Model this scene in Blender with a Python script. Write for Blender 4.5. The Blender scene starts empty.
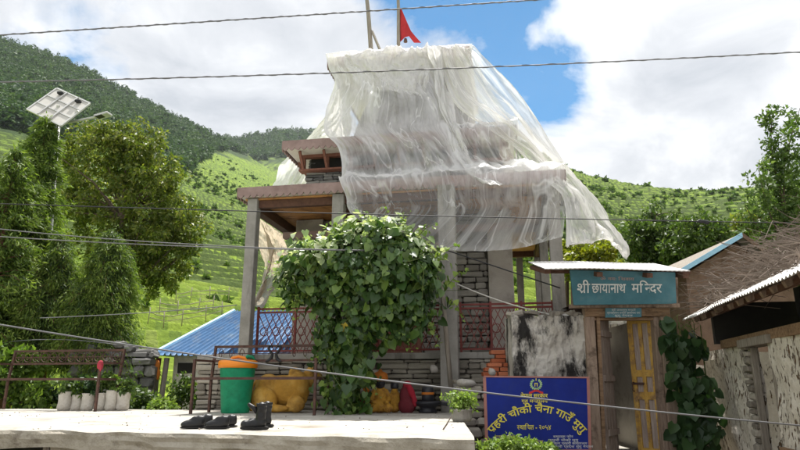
import bpy, math, random
import numpy as np
from mathutils import Vector, Matrix, noise
R = math.radians
rnd = random.Random(7)
rng = np.random.default_rng(7)
scene = bpy.context.scene
COL = scene.collection

# ------------------------------------------------------------------ survey helpers (camera model used to turn bearings into places)
F = 622.0; PITCH = R(14.5); EYE = 1.6
def ray(px, py):
    x = (px - 400) / F; y = (225 - py) / F
    c, s = math.cos(PITCH), math.sin(PITCH)
    return (x, c - y * s, s + y * c)
def at(px, py, Y):
    r = ray(px, py); k = Y / r[1]
    return Vector((r[0] * k, Y, EYE + r[2] * k))
def onz(px, py, z):
    r = ray(px, py); k = (z - EYE) / r[2]
    return Vector((r[0] * k, r[1] * k, z))
A = R(10)
O = (0.0, 9.8)
U = (math.cos(A), -math.sin(A)); V = (math.sin(A), math.cos(A))
def L2W(u, v, z): return Vector((O[0] + U[0] * u + V[0] * v, O[1] + U[1] * u + V[1] * v, z))
def loc(px, py, v):
    r = ray(px, py)
    k = (O[0] * V[0] + O[1] * V[1] + v) / (r[0] * V[0] + r[1] * V[1])
    x, y = r[0] * k - O[0], r[1] * k - O[1]
    return Vector((x * U[0] + y * U[1], v, EYE + r[2] * k))
def locw(px, py, v):
    return L2W(*loc(px, py, v))

# ------------------------------------------------------------------ materials
def newmat(name):
    m = bpy.data.materials.new(name); m.use_nodes = True
    nt = m.node_tree; nt.nodes.clear()
    return m, nt
def N(nt, t, **kw):
    n = nt.nodes.new(t)
    for k, v in kw.items():
        if hasattr(n, k) and not k.startswith('i_'): setattr(n, k, v)
    return n
def ramp(nt, stops, interp='LINEAR'):
    n = nt.nodes.new('ShaderNodeValToRGB'); cr = n.color_ramp; cr.interpolation = interp
    while len(cr.elements) < len(stops): cr.elements.new(0.5)
    for e, (p, c) in zip(cr.elements, stops):
        e.position = p; e.color = (c[0], c[1], c[2], 1) if hasattr(c, '__len__') else (c, c, c, 1)
    return n
def noise_n(nt, vec, scale, detail=6, rough=0.6, dist=0.0):
    n = nt.nodes.new('ShaderNodeTexNoise')
    n.inputs['Scale'].default_value = scale; n.inputs['Detail'].default_value = detail
    n.inputs['Roughness'].default_value = rough; n.inputs['Distortion'].default_value = dist
    if vec is not None: nt.links.new(vec, n.inputs['Vector'])
    return n
def mix_rgb(nt, a, b, fac, mode='MIX'):
    n = nt.nodes.new('ShaderNodeMix'); n.data_type = 'RGBA'; n.blend_type = mode
    for s, v in ((n.inputs[6], a), (n.inputs[7], b), (n.inputs[0], fac)):
        if isinstance(v, bpy.types.NodeSocket): nt.links.new(v, s)
        elif isinstance(v, (int, float)) and s == n.inputs[0]: s.default_value = v
        else: s.default_value = (v[0], v[1], v[2], 1)
    return n.outputs[2]
def M(name, stops, scale=4, rough=0.85, bump=0.3, bscale=30, stretch=(1, 1, 1), detail=7, metallic=0.0, spec=0.3,
      dirt=None, dscale=1.5, dlo=0.5, dhi=0.7, dist=0.0, dstretch=None, bdist=0.02, coat=0.0):
    m, nt = newmat(name)
    tc = N(nt, 'ShaderNodeTexCoord'); mp = N(nt, 'ShaderNodeMapping'); mp.inputs['Scale'].default_value = stretch
    nt.links.new(tc.outputs['Object'], mp.inputs['Vector'])
    n1 = noise_n(nt, mp.outputs[0], scale, detail, 0.65, dist)
    r1 = ramp(nt, stops); nt.links.new(n1.outputs['Fac'], r1.inputs[0])
    colr = r1.outputs[0]
    if dirt:
        v = tc.outputs['Object']
        if dstretch:
            mp2 = N(nt, 'ShaderNodeMapping'); mp2.inputs['Scale'].default_value = dstretch
            nt.links.new(v, mp2.inputs['Vector']); v = mp2.outputs[0]
        n2 = noise_n(nt, v, dscale, 8, 0.7)
        r2 = ramp(nt, [(dlo, 0.0), (dhi, 1.0)]); nt.links.new(n2.outputs['Fac'], r2.inputs[0])
        colr = mix_rgb(nt, colr, dirt, r2.outputs[0])
    b = N(nt, 'ShaderNodeBsdfPrincipled'); o = N(nt, 'ShaderNodeOutputMaterial')
    nt.links.new(colr, b.inputs['Base Color'])
    b.inputs['Metallic'].default_value = metallic; b.inputs['Specular IOR Level'].default_value = spec
    b.inputs['Coat Weight'].default_value = coat
    nr = noise_n(nt, mp.outputs[0], bscale * 0.5, 4)
    mr = N(nt, 'ShaderNodeMapRange'); mr.inputs[3].default_value = max(0, rough - 0.12); mr.inputs[4].default_value = min(1, rough + 0.1)
    nt.links.new(nr.outputs['Fac'], mr.inputs[0]); nt.links.new(mr.outputs[0], b.inputs['Roughness'])
    if bump:
        n3 = noise_n(nt, mp.outputs[0], bscale, 8, 0.7)
        bp = N(nt, 'ShaderNodeBump'); bp.inputs['Strength'].default_value = bump; bp.inputs['Distance'].default_value = bdist
        nt.links.new(n3.outputs['Fac'], bp.inputs['Height']); nt.links.new(bp.outputs[0], b.inputs['Normal'])
    nt.links.new(b.outputs[0], o.inputs[0])
    return m
def leafmat(name, cols, trans=0.35, rough=0.5, nscale=1.2, spec=0.35):
    m, nt = newmat(name)
    g = N(nt, 'ShaderNodeNewGeometry'); tc = N(nt, 'ShaderNodeTexCoord')
    n = noise_n(nt, tc.outputs['Object'], nscale, 3)
    ad = N(nt, 'ShaderNodeMath', operation='MULTIPLY_ADD')
    nt.links.new(g.outputs['Random Per Island'], ad.inputs[0]); ad.inputs[1].default_value = 0.6
    mu = N(nt, 'ShaderNodeMath', operation='MULTIPLY'); nt.links.new(n.outputs['Fac'], mu.inputs[0]); mu.inputs[1].default_value = 0.45
    nt.links.new(mu.outputs[0], ad.inputs[2])
    r = ramp(nt, cols); nt.links.new(ad.outputs[0], r.inputs[0])
    b = N(nt, 'ShaderNodeBsdfPrincipled'); b.inputs['Roughness'].default_value = rough; b.inputs['Specular IOR Level'].default_value = spec
    nt.links.new(r.outputs[0], b.inputs['Base Color'])
    t = N(nt, 'ShaderNodeBsdfTranslucent')
    tcol = mix_rgb(nt, r.outputs[0], (1.25, 1.35, 0.6), 1.0, 'MULTIPLY'); nt.links.new(tcol, t.inputs['Color'])
    mx = N(nt, 'ShaderNodeMixShader'); mx.inputs[0].default_value = trans
    nt.links.new(b.outputs[0], mx.inputs[1]); nt.links.new(t.outputs[0], mx.inputs[2])
    o = N(nt, 'ShaderNodeOutputMaterial'); nt.links.new(mx.outputs[0], o.inputs[0])
    return m
def plain(name, c, rough=0.6, metallic=0.0, v=0.12, spec=0.3, bump=0.05, coat=0.0):
    lo = tuple(x * (1 - v) for x in c); hi = tuple(min(1, x * (1 + v)) for x in c)
    return M(name, [(0.3, lo), (0.7, hi)], scale=9, rough=rough, bump=bump, bscale=60, metallic=metallic, spec=spec, coat=coat)

m_slab = M('pale concrete', [(0.25, (0.33, 0.305, 0.265)), (0.5, (0.44, 0.415, 0.37)), (0.75, (0.53, 0.505, 0.46))], scale=2.6, rough=0.92, bump=0.7, bscale=30, dirt=(0.25, 0.215, 0.165), dscale=2.2, dlo=0.52, dhi=0.70)
m_slabface = M('stained concrete edge', [(0.25, (0.24, 0.21, 0.16)), (0.5, (0.42, 0.38, 0.31)), (0.75, (0.55, 0.51, 0.44))], scale=3.5, rough=0.95, bump=0.9, bscale=18, dirt=(0.16, 0.13, 0.10), dscale=4, dlo=0.56, dhi=0.72, bdist=0.03)
m_conc = M('grey concrete', [(0.25, (0.20, 0.19, 0.17)), (0.5, (0.29, 0.275, 0.25)), (0.75, (0.37, 0.35, 0.32))], scale=3, rough=0.92, bump=0.45, bscale=35, dirt=(0.13, 0.12, 0.11), dscale=1.7, dlo=0.52, dhi=0.72, dstretch=(3, 3, 0.6))
m_pier = M('pinkish plaster', [(0.25, (0.30, 0.27, 0.24)), (0.75, (0.42, 0.38, 0.34))], scale=3, rough=0.92, bump=0.3, bscale=35, dirt=(0.2, 0.18, 0.16), dscale=2)
m_tower = M('lavender grey plaster', [(0.3, (0.28, 0.265, 0.285)), (0.7, (0.42, 0.40, 0.42))], scale=3, rough=.9, bump=.3, dirt=(0.13, 0.12, 0.125), dscale=2)
m_dark = plain('dark void', (0.03, 0.028, 0.025), rough=0.95)
def stone_mat(name, stops, moss=None):
    m, nt = newmat(name)
    g = N(nt, 'ShaderNodeNewGeometry'); tc = N(nt, 'ShaderNodeTexCoord')
    n = noise_n(nt, tc.outputs['Object'], 9, 8, 0.7)
    ad = N(nt, 'ShaderNodeMath', operation='MULTIPLY_ADD'); nt.links.new(g.outputs['Random Per Island'], ad.inputs[0]); ad.inputs[1].default_value = 0.6
    mu = N(nt, 'ShaderNodeMath', operation='MULTIPLY'); nt.links.new(n.outputs['Fac'], mu.inputs[0]); mu.inputs[1].default_value = 0.45
    nt.links.new(mu.outputs[0], ad.inputs[2])
    r = ramp(nt, stops); nt.links.new(ad.outputs[0], r.inputs[0])
    b = N(nt, 'ShaderNodeBsdfPrincipled'); b.inputs['Roughness'].default_value = 0.92; b.inputs['Specular IOR Level'].default_value = 0.2
    nt.links.new(r.outputs[0], b.inputs['Base Color'])
    n3 = noise_n(nt, tc.outputs['Object'], 30, 8, 0.7)
    bp = N(nt, 'ShaderNodeBump'); bp.inputs['Strength'].default_value = 0.7; bp.inputs['Distance'].default_value = 0.02
    nt.links.new(n3.outputs['Fac'], bp.inputs['Height']); nt.links.new(bp.outputs[0], b.inputs['Normal'])
    o = N(nt, 'ShaderNodeOutputMaterial'); nt.links.new(b.outputs[0], o.inputs[0])
    return m
m_stone = stone_mat('grey field stone', [(0.1, (0.12, 0.105, 0.085)), (0.4, (0.24, 0.215, 0.18)), (0.7, (0.34, 0.31, 0.26)), (0.95, (0.46, 0.42, 0.36))])
m_slate = stone_mat('slate stone', [(0.1, (0.09, 0.09, 0.09)), (0.5, (0.17, 0.165, 0.16)), (0.9, (0.27, 0.26, 0.24))])
m_cmu = stone_mat('grey stone block', [(0.1, (0.17, 0.155, 0.135)), (0.5, (0.25, 0.235, 0.21)), (0.9, (0.35, 0.325, 0.29))])
m_brick = stone_mat('red brick', [(0.1, (0.27, 0.075, 0.035)), (0.5, (0.42, 0.12, 0.055)), (0.9, (0.52, 0.19, 0.10))])
m_mortar = M('mud mortar', [(0.3, (0.09, 0.08, 0.065)), (0.7, (0.16, 0.14, 0.115))], scale=8, rough=0.95)
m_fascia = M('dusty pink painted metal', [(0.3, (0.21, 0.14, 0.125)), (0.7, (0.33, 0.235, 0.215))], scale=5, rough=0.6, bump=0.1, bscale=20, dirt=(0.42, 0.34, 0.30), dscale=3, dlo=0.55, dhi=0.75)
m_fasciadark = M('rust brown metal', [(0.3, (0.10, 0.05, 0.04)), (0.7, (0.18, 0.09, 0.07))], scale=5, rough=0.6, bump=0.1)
m_roofcem = M('whitewashed screed', [(0.3, (0.55, 0.51, 0.45)), (0.7, (0.70, 0.67, 0.62))], scale=3, rough=0.9, bump=0.3)
m_ceil = M('shuttering boards', [(0.25, (0.30, 0.13, 0.045)), (0.5, (0.50, 0.25, 0.09)), (0.75, (0.62, 0.36, 0.16))], scale=2.5, rough=0.8, bump=0.3, stretch=(1, 7, 1), bscale=10, dirt=(0.12, 0.05, 0.025), dscale=2.5, dlo=0.5, dhi=0.7)
m_beam = M('dark timber beam', [(0.3, (0.07, 0.035, 0.022)), (0.7, (0.14, 0.07, 0.045))], scale=4, rough=0.8, bump=0.3, stretch=(6, 1, 6))
m_redwood = M('red brown window timber', [(0.3, (0.16, 0.065, 0.045)), (0.7, (0.26, 0.115, 0.08))], scale=6, rough=0.75, bump=0.3, stretch=(6, 6, 1))
m_wood = M('weathered timber', [(0.25, (0.17, 0.12, 0.09)), (0.5, (0.31, 0.225, 0.17)), (0.75, (0.44, 0.34, 0.26))], scale=5, rough=0.88, bump=0.6, bscale=14, stretch=(7, 7, 0.8), dirt=(0.07, 0.045, 0.03), dscale=3, dlo=0.55, dhi=0.7)
m_woodx = M('weathered crosswise timber', [(0.25, (0.14, 0.085, 0.05)), (0.5, (0.27, 0.17, 0.10)), (0.75, (0.40, 0.27, 0.16))], scale=5, rough=0.88, bump=0.6, bscale=14, stretch=(0.8, 7, 7), dirt=(0.08, 0.05, 0.03), dscale=3, dlo=0.55, dhi=0.7)
m_greywood = M('grey silvered timber', [(0.25, (0.16, 0.135, 0.11)), (0.5, (0.28, 0.245, 0.205)), (0.75, (0.40, 0.36, 0.31))], scale=5, rough=0.9, bump=0.6, bscale=14, stretch=(7, 7, 0.7))
m_doorwood = M('grey pink door panel', [(0.25, (0.22, 0.16, 0.13)), (0.5, (0.36, 0.29, 0.25)), (0.75, (0.48, 0.41, 0.36))], scale=5, rough=0.85, bump=0.4, bscale=14, stretch=(8, 8, 0.8))
m_yellow = M('flaking yellow paint', [(0.25, (0.36, 0.20, 0.05)), (0.5, (0.55, 0.33, 0.07)), (0.75, (0.62, 0.42, 0.13))], scale=6, rough=0.75, bump=0.5, bscale=20, stretch=(4, 4, 1), dirt=(0.25, 0.15, 0.08), dscale=5, dlo=0.5, dhi=0.62)
m_iron = M('rusty brown iron', [(0.3, (0.055, 0.032, 0.027)), (0.55, (0.095, 0.05, 0.04)), (0.75, (0.17, 0.085, 0.055))], scale=14, rough=0.65, bump=0.25, bscale=60, metallic=0.2)
m_redrail = M('dull red iron paint', [(0.3, (0.12, 0.025, 0.022)), (0.7, (0.22, 0.05, 0.04))], scale=9, rough=0.6, bump=0.15)
m_blackiron = plain('black iron', (0.02, 0.02, 0.022), rough=0.45)
m_galv = M('galvanised steel', [(0.3, (0.42, 0.42, 0.41)), (0.7, (0.60, 0.60, 0.58))], scale=5, rough=0.5, bump=0.1, metallic=0.35, dirt=(0.3, 0.26, 0.21), dscale=3, dlo=0.58, dhi=0.75)
m_tin = M('sun bleached tin', [(0.3, (0.52, 0.51, 0.49)), (0.7, (0.72, 0.71, 0.69))], scale=4, rough=0.5, bump=0.12, metallic=0.1, dirt=(0.26, 0.18, 0.12), dscale=2.4, dlo=0.55, dhi=0.75)
m_bluetin = M('blue painted tin', [(0.3, (0.05, 0.13, 0.27)), (0.6, (0.08, 0.19, 0.36)), (0.8, (0.16, 0.28, 0.42))], scale=3, rough=0.6, bump=0.08, dirt=(0.24, 0.27, 0.30), dscale=5, dlo=0.5, dhi=0.8, dstretch=(1, .25, 1), spec=0.25)
m_bluestrip = plain('pale blue tin flashing', (0.30, 0.52, 0.70), rough=0.5)
m_teal = M('faded teal sign paint', [(0.25, (0.05, 0.145, 0.18)), (0.5, (0.07, 0.19, 0.235)), (0.75, (0.11, 0.25, 0.29))], scale=3, rough=0.6, bump=0.12, dirt=(0.16, 0.22, 0.23), dscale=4, dlo=0.55, dhi=0.8)
m_signwhite = plain('white sign paint', (0.66, 0.68, 0.66), rough=0.7, v=0.2)
m_signpink = plain('faded red sign paint', (0.36, 0.27, 0.25), rough=0.7, v=0.2)
m_blue = M('royal blue sign enamel', [(0.3, (0.006, 0.016, 0.17)), (0.7, (0.01, 0.028, 0.26))], scale=2, rough=0.5, bump=0.04, spec=0.2, dirt=(0.015, 0.03, 0.2), dscale=5)
m_signyel = plain('yellow sign paint', (0.72, 0.62, 0.09), rough=0.5, v=0.15)
m_signgreen = plain('pale green sign paint', (0.42, 0.62, 0.30), rough=0.5)
m_signred = plain('red sign paint', (0.55, 0.03, 0.03), rough=0.5)
m_signframe = plain('pinkish sign border', (0.36, 0.16, 0.14), rough=0.6)
m_stone2 = M('pale boulder', [(0.25, (0.26, 0.24, 0.21)), (0.75, (0.46, 0.43, 0.39))], scale=8, rough=.95, bump=.8, bscale=18)
m_white = plain('chalky white', (0.62, 0.60, 0.56), rough=0.8)
m_mould = M('whitewash with black mould', [(0.25, (0.42, 0.38, 0.32)), (0.5, (0.60, 0.56, 0.50)), (0.75, (0.72, 0.69, 0.64))], scale=4, rough=0.95, bump=1.0, bscale=11, dirt=(0.03, 0.027, 0.025), dscale=1.25, dlo=0.47, dhi=0.56, dstretch=(1.8, 1.8, .8), bdist=0.06)
m_hutwall = M('cream wash', [(0.25, (0.55, 0.51, 0.43)), (0.75, (0.74, 0.70, 0.62))], scale=3, rough=0.95, bump=0.3, dirt=(0.25, 0.2, 0.15), dscale=2)
m_mudbrown = M('brown mud plaster', [(0.25, (0.12, 0.075, 0.055)), (0.75, (0.22, 0.14, 0.105))], scale=4, rough=0.95, bump=0.7, bscale=20, dirt=(0.08, 0.05, 0.035), dscale=3)
m_bin = plain('green plastic', (0.01, 0.24, 0.115), rough=0.55, v=0.25, spec=0.25)
m_binlid = plain('orange plastic', (0.80, 0.25, 0.015), rough=0.42, v=0.06, spec=0.45)
m_bull = M('ochre painted stone', [(0.25, (0.36, 0.18, 0.025)), (0.5, (0.52, 0.28, 0.045)), (0.75, (0.66, 0.42, 0.12))], scale=5, rough=0.8, bump=0.5, bscale=26, dirt=(0.22, 0.11, 0.03), dscale=4, dlo=0.5, dhi=0.72)
m_idolyel = M('yellow idol paint', [(0.3, (0.32, 0.16, 0.015)), (0.7, (0.52, 0.28, 0.04))], scale=14, rough=0.75, bump=0.5, dirt=(0.14, 0.05, 0.02), dscale=9, dlo=.5, dhi=.68)
m_idolorange = plain('orange powder paint', (0.48, 0.15, 0.02), rough=0.8)
m_idolred = plain('red cloth', (0.30, 0.015, 0.03), rough=0.9)
m_maroon = plain('maroon cloth', (0.13, 0.018, 0.025), rough=0.9)
m_blackstone = plain('black oiled stone', (0.025, 0.025, 0.03), rough=0.4)
m_leather = plain('black leather', (0.008, 0.008, 0.009), rough=0.34, v=0.2, spec=0.4, bump=0.25)
m_rubber = plain('black rubber', (0.02, 0.019, 0.018), rough=0.8)
m_sack = M('woven white sack', [(0.3, (0.50, 0.46, 0.40)), (0.7, (0.72, 0.69, 0.63))], scale=9, rough=0.9, bump=0.6, bscale=40, dirt=(0.30, 0.23, 0.16), dscale=5, dlo=0.5, dhi=0.75)
m_soil = M('dark soil', [(0.3, (0.04, 0.03, 0.02)), (0.7, (0.09, 0.065, 0.045))], scale=20, rough=1)
m_cable = plain('grey cable', (0.17, 0.17, 0.175), rough=0.6)
m_cabledark = plain('black cable', (0.02, 0.02, 0.022), rough=0.6)
m_rope = plain('pale rope', (0.5, 0.48, 0.44), rough=0.9)
m_solarback = M('solar backsheet', [(0.3, (0.46, 0.44, 0.40)), (0.7, (0.58, 0.56, 0.52))], scale=2, rough=0.6, bump=0.05)
m_solarcell = plain('solar cell glass', (0.012, 0.018, 0.05), rough=0.15, spec=0.6)
m_flag = plain('red flag cloth', (0.42, 0.03, 0.035), rough=0.85)
m_pinkcloth = plain('pink red cloth', (0.36, 0.04, 0.06), rough=0.9)
m_twig = M('dry twig bark', [(0.3, (0.09, 0.068, 0.054)), (0.7, (0.29, 0.235, 0.195))], scale=4, rough=0.95, bump=0.3)
m_bark = M('tree bark', [(0.3, (0.07, 0.05, 0.035)), (0.7, (0.17, 0.125, 0.09))], scale=6, rough=0.95, bump=0.8, bscale=14, stretch=(4, 4, 1))
m_redbark = M('reddish tree bark', [(0.3, (0.11, 0.05, 0.035)), (0.7, (0.22, 0.11, 0.075))], scale=6, rough=0.95, bump=0.8, bscale=14, stretch=(4, 4, 1))
m_stem = plain('green plant stem', (0.09, 0.12, 0.03), rough=0.8)

m_lf_vine = leafmat('vine leaf', [(0.15, (0.018, 0.05, 0.01)), (0.5, (0.05, 0.11, 0.02)), (0.85, (0.15, 0.23, 0.045)), (1.0, (0.38, 0.30, 0.05))], trans=0.24, rough=0.42, spec=0.55)  # darkest greens put the shade inside the vine into the colour
m_lf_vinetop = leafmat('vine top leaf', [(0.1, (0.17, 0.27, 0.07)), (0.45, (0.40, 0.50, 0.26)), (0.75, (0.70, 0.73, 0.58))], trans=0.3, rough=0.4, spec=0.6)  # pale tones put sunlight on the vine's crown into the leaf colour
m_lf_con = leafmat('conifer spray', [(0.15, (0.035, 0.07, 0.016)), (0.5, (0.09, 0.15, 0.028)), (0.9, (0.20, 0.27, 0.05))], trans=0.38, rough=0.6)
m_lf_con2 = leafmat('dark conifer spray', [(0.15, (0.022, 0.05, 0.016)), (0.5, (0.065, 0.115, 0.028)), (0.9, (0.18, 0.24, 0.06))], trans=0.33, rough=0.6)
m_lf_contip = leafmat('conifer new growth', [(0.15, (0.06, 0.11, 0.02)), (0.5, (0.14, 0.21, 0.035)), (0.9, (0.27, 0.34, 0.07))], trans=0.4, rough=0.6)
m_lf_walnut = leafmat('olive broad leaf', [(0.1, (0.05, 0.075, 0.012)), (0.4, (0.11, 0.155, 0.028)), (0.7, (0.21, 0.24, 0.045)), (0.95, (0.31, 0.27, 0.09))], trans=0.40, rough=0.5)
m_lf_mid = leafmat('mid green leaf', [(0.1, (0.03, 0.06, 0.015)), (0.5, (0.07, 0.12, 0.03)), (0.95, (0.16, 0.21, 0.06))], trans=0.35, rough=0.5)
m_lf_bright = leafmat('bright green leaf', [(0.1, (0.05, 0.10, 0.015)), (0.5, (0.11, 0.19, 0.03)), (0.95, (0.22, 0.30, 0.06))], trans=0.4, rough=0.5)
m_lf_yel = leafmat('yellow green leaf', [(0.1, (0.09, 0.13, 0.015)), (0.5, (0.19, 0.22, 0.02)), (0.95, (0.36, 0.34, 0.03))], trans=0.4, rough=0.5)
m_lf_dead = leafmat('yellowed leaf', [(0.1, (0.45, 0.33, 0.03)), (0.9, (0.6, 0.46, 0.06))], trans=.3)
m_lf_pear = leafmat('fresh leaf', [(0.1, (0.04, 0.075, 0.02)), (0.5, (0.09, 0.15, 0.04)), (0.95, (0.18, 0.24, 0.08))], trans=0.4, rough=0.5)
m_lf_ivy = leafmat('dark ivy leaf', [(0.1, (0.012, 0.035, 0.012)), (0.5, (0.028, 0.065, 0.02)), (0.95, (0.05, 0.10, 0.03))], trans=0.2, rough=0.45)
m_lf_weed = leafmat('pale weed leaf', [(0.1, (0.10, 0.18, 0.03)), (0.5, (0.20, 0.30, 0.06)), (0.95, (0.36, 0.44, 0.14))], trans=0.35, rough=0.5)
m_lf_shrub = leafmat('hillside shrub leaf', [(0.1, (0.03, 0.065, 0.014)), (0.5, (0.065, 0.12, 0.022)), (0.95, (0.13, 0.19, 0.04))], trans=0.3, rough=0.7, nscale=0.05)
m_lf_pine = leafmat('pine forest needles', [(0.1, (0.022, 0.05, 0.028)), (0.5, (0.05, 0.10, 0.045)), (0.95, (0.11, 0.17, 0.06))], trans=0.25, rough=0.7, nscale=0.02)

# ------------------------------------------------------------------ mesh builder and object helpers
def tag(o, label=None, cat=None, group=None, kind=None):
    if label: o['label'] = label
    if cat: o['category'] = cat
    if group: o['group'] = group
    if kind: o['kind'] = kind
    return o
def empty(name, l=(0, 0, 0), rz=0, label=None, cat=None, group=None):
    o = bpy.data.objects.new(name, None); COL.objects.link(o)
    o.location = l; o.rotation_euler = (0, 0, rz); o.empty_display_size = 0.2
    return tag(o, label, cat, group)
class MB:
    def __init__(s): s.v = []; s.f = []; s.mi = []
    def add(s, vs, fs, mi=0):
        n = len(s.v); s.v += [tuple(p) for p in vs]
        s.f += [tuple(i + n for i in f) for f in fs]; s.mi += [mi] * len(fs)
    def hexa(s, p, mi=0):   # bottom 4 ccw, top 4
        s.add(p, [(3, 2, 1, 0), (4, 5, 6, 7), (0, 1, 5, 4), (1, 2, 6, 5), (2, 3, 7, 6), (3, 0, 4, 7)], mi)
    def box(s, c, d, mi=0, rot=None, bev=0.0, jit=0.0):
        x, y, z = d[0] / 2, d[1] / 2, d[2] / 2
        if bev <= 0:
            p = [(-x, -y, -z), (x, -y, -z), (x, y, -z), (-x, y, -z), (-x, -y, z), (x, -y, z), (x, y, z), (-x, y, z)]
            fs = [(3, 2, 1, 0), (4, 5, 6, 7), (0, 1, 5, 4), (1, 2, 6, 5), (2, 3, 7, 6), (3, 0, 4, 7)]
        else:
            b = min(bev, x * .45, y * .45, z * .45)
            p = []; fs = []
            prof = [(-z, b), (-z + b, 0), (z - b, 0), (z, b)]
            for (h, i) in prof:
                a = x - i; e = y - i; q = b if i == 0 else b * .5
                p += [(-a + q, -e, h), (a - q, -e, h), (a, -e + q, h), (a, e - q, h), (a - q, e, h), (-a + q, e, h), (-a, e - q, h), (-a, -e + q, h)]
            for k in range(3):
                for j in range(8):
                    fs.append((k * 8 + j, k * 8 + (j + 1) % 8, k * 8 + 8 + (j + 1) % 8, k * 8 + 8 + j))
            fs.append(tuple(range(7, -1, -1))); fs.append(tuple(range(24, 32)))
        if jit: p = [(a + rnd.uniform(-jit, jit), b_ + rnd.uniform(-jit, jit), c_ + rnd.uniform(-jit, jit)) for a, b_, c_ in p]
        if rot is not None: p = [rot @ Vector(q) for q in p]
        s.add([(q[0] + c[0], q[1] + c[1], q[2] + c[2]) for q in p], fs, mi)
    def beam(s, a, b, w, h, mi=0, up=(0, 0, 1)):
        a = Vector(a); b = Vector(b); d = b - a; L = d.length
        if L < 1e-6: return
        d /= L; upv = Vector(up)
        if abs(d.dot(upv)) > 0.98: upv = Vector((0, 1, 0))
        sd = d.cross(upv).normalized(); u = sd.cross(d)
        p = []
        for q in (a, b):
            for (i, j) in ((-1, -1), (1, -1), (1, 1), (-1, 1)): p.append(q + sd * (i * w / 2) + u * (j * h / 2))
        s.add(p, [(0, 1, 2, 3), (7, 6, 5, 4), (0, 4, 5, 1), (1, 5, 6, 2), (2, 6, 7, 3), (3, 7, 4, 0)], mi)
    def tube(s, pts, r, n=6, mi=0, cap=True):
        pts = [Vector(p) for p in pts]; k = len(pts)
        rs = [r] * k if isinstance(r, (int, float)) else r
        vs = []; fs = []; prev = None
        for i, p in enumerate(pts):
            d = (pts[min(i + 1, k - 1)] - pts[max(i - 1, 0)]).normalized()
            if prev is None:
                a = d.orthogonal().normalized()
            else:
                a = (prev - d * prev.dot(d))
                a = a.normalized() if a.length > 1e-6 else d.orthogonal().normalized()
            prev = a; b = d.cross(a)
            for j in range(n):
                t = 2 * math.pi * j / n
                vs.append(p + (a * math.cos(t) + b * math.sin(t)) * rs[i])
        for i in range(k - 1):
            for j in range(n):
                fs.append((i * n + j, i * n + (j + 1) % n, i * n + n + (j + 1) % n, i * n + n + j))
        if cap: fs.append(tuple(range(n - 1, -1, -1))); fs.append(tuple(range((k - 1) * n, k * n)))
        s.add(vs, fs, mi)
    def lathe(s, prof, c=(0, 0, 0), n=24, mi=0, sx=1, sy=1, wob=0.0):
        vs = []; fs = []
        for i, (r, z) in enumerate(prof):
            for j in range(n):
                t = 2 * math.pi * j / n
                rr = r * (1 + wob * (noise.noise(Vector((math.cos(t) * 1.5, math.sin(t) * 1.5, z * 9 + c[0] * 7)))))
                vs.append((c[0] + rr * math.cos(t) * sx, c[1] + rr * math.sin(t) * sy, c[2] + z))
        k = len(prof)
        for i in range(k - 1):
            for j in range(n):
                fs.append((i * n + j, i * n + (j + 1) % n, i * n + n + (j + 1) % n, i * n + n + j))
        fs.append(tuple(range(n - 1, -1, -1))); fs.append(tuple(range((k - 1) * n, k * n)))
        s.add(vs, fs, mi)
    def prism(s, poly, y0, y1, mi=0):    # poly in xz, extruded along y
        n = len(poly)
        vs = [(x, y0, z) for x, z in poly] + [(x, y1, z) for x, z in poly]
        fs = [tuple(range(n)), tuple(range(2 * n - 1, n - 1, -1))] + [(i, i + n, (i + 1) % n + n, (i + 1) % n) for i in range(n)]
        s.add(vs, fs, mi)
    def grid(s, P, mi=0, thick=0.0):
        nr = len(P); nc = len(P[0])
        vs = [p for row in P for p in row]
        fs = [(i * nc + j, i * nc + j + 1, (i + 1) * nc + j + 1, (i + 1) * nc + j) for i in range(nr - 1) for j in range(nc - 1)]
        s.add(vs, fs, mi)
    def build(s, name, mats, parent=None, origin=None, smooth=False, bevel=0.0):
        if not isinstance(mats, (list, tuple)): mats = [mats]
        me = bpy.data.meshes.new(name)
        vs = s.v
        if origin is not None: vs = [(a - origin[0], b - origin[1], c - origin[2]) for a, b, c in vs]
        me.from_pydata(vs, [], s.f)
        for m in mats: me.materials.append(m)
        if len(mats) > 1: me.polygons.foreach_set('material_index', s.mi)
        if smooth: me.polygons.foreach_set('use_smooth', [True] * len(me.polygons))
        me.update()
        o = bpy.data.objects.new(name, me); COL.objects.link(o)
        if parent is not None: o.parent = parent
        elif origin is not None: o.location = origin
        if bevel:
            b = o.modifiers.new('edge', 'BEVEL'); b.width = bevel; b.segments = 2; b.limit_method = 'ANGLE'
        return o
def blob(name, parts, mat, parent=None, voxel=0.02, sm=6, origin=None):
    """one continuous body grown from overlapping ellipsoids"""
    mb = MB()
    for c, rr, *ro in parts:
        rot = ro[0] if ro else Matrix.Identity(3)
        vs = []; fs = []; n = 16; k = 10
        for i in range(k + 1):
            ph = math.pi * i / k
            for j in range(n):
                t = 2 * math.pi * j / n
                p = rot @ Vector((rr[0] * math.sin(ph) * math.cos(t), rr[1] * math.sin(ph) * math.sin(t), rr[2] * math.cos(ph)))
                vs.append(p + Vector(c))
        for i in range(k):
            for j in range(n): fs.append((i * n + j, i * n + n + j, i * n + n + (j + 1) % n, i * n + (j + 1) % n))
        mb.add(vs, fs)
    o = mb.build(name, mat, parent, origin=origin, smooth=True)
    rm = o.modifiers.new('body', 'REMESH'); rm.mode = 'VOXEL'; rm.voxel_size = voxel; rm.use_smooth_shade = True
    s_ = o.modifiers.new('soft', 'SMOOTH'); s_.iterations = sm; s_.factor = 0.5
    return o
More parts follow.
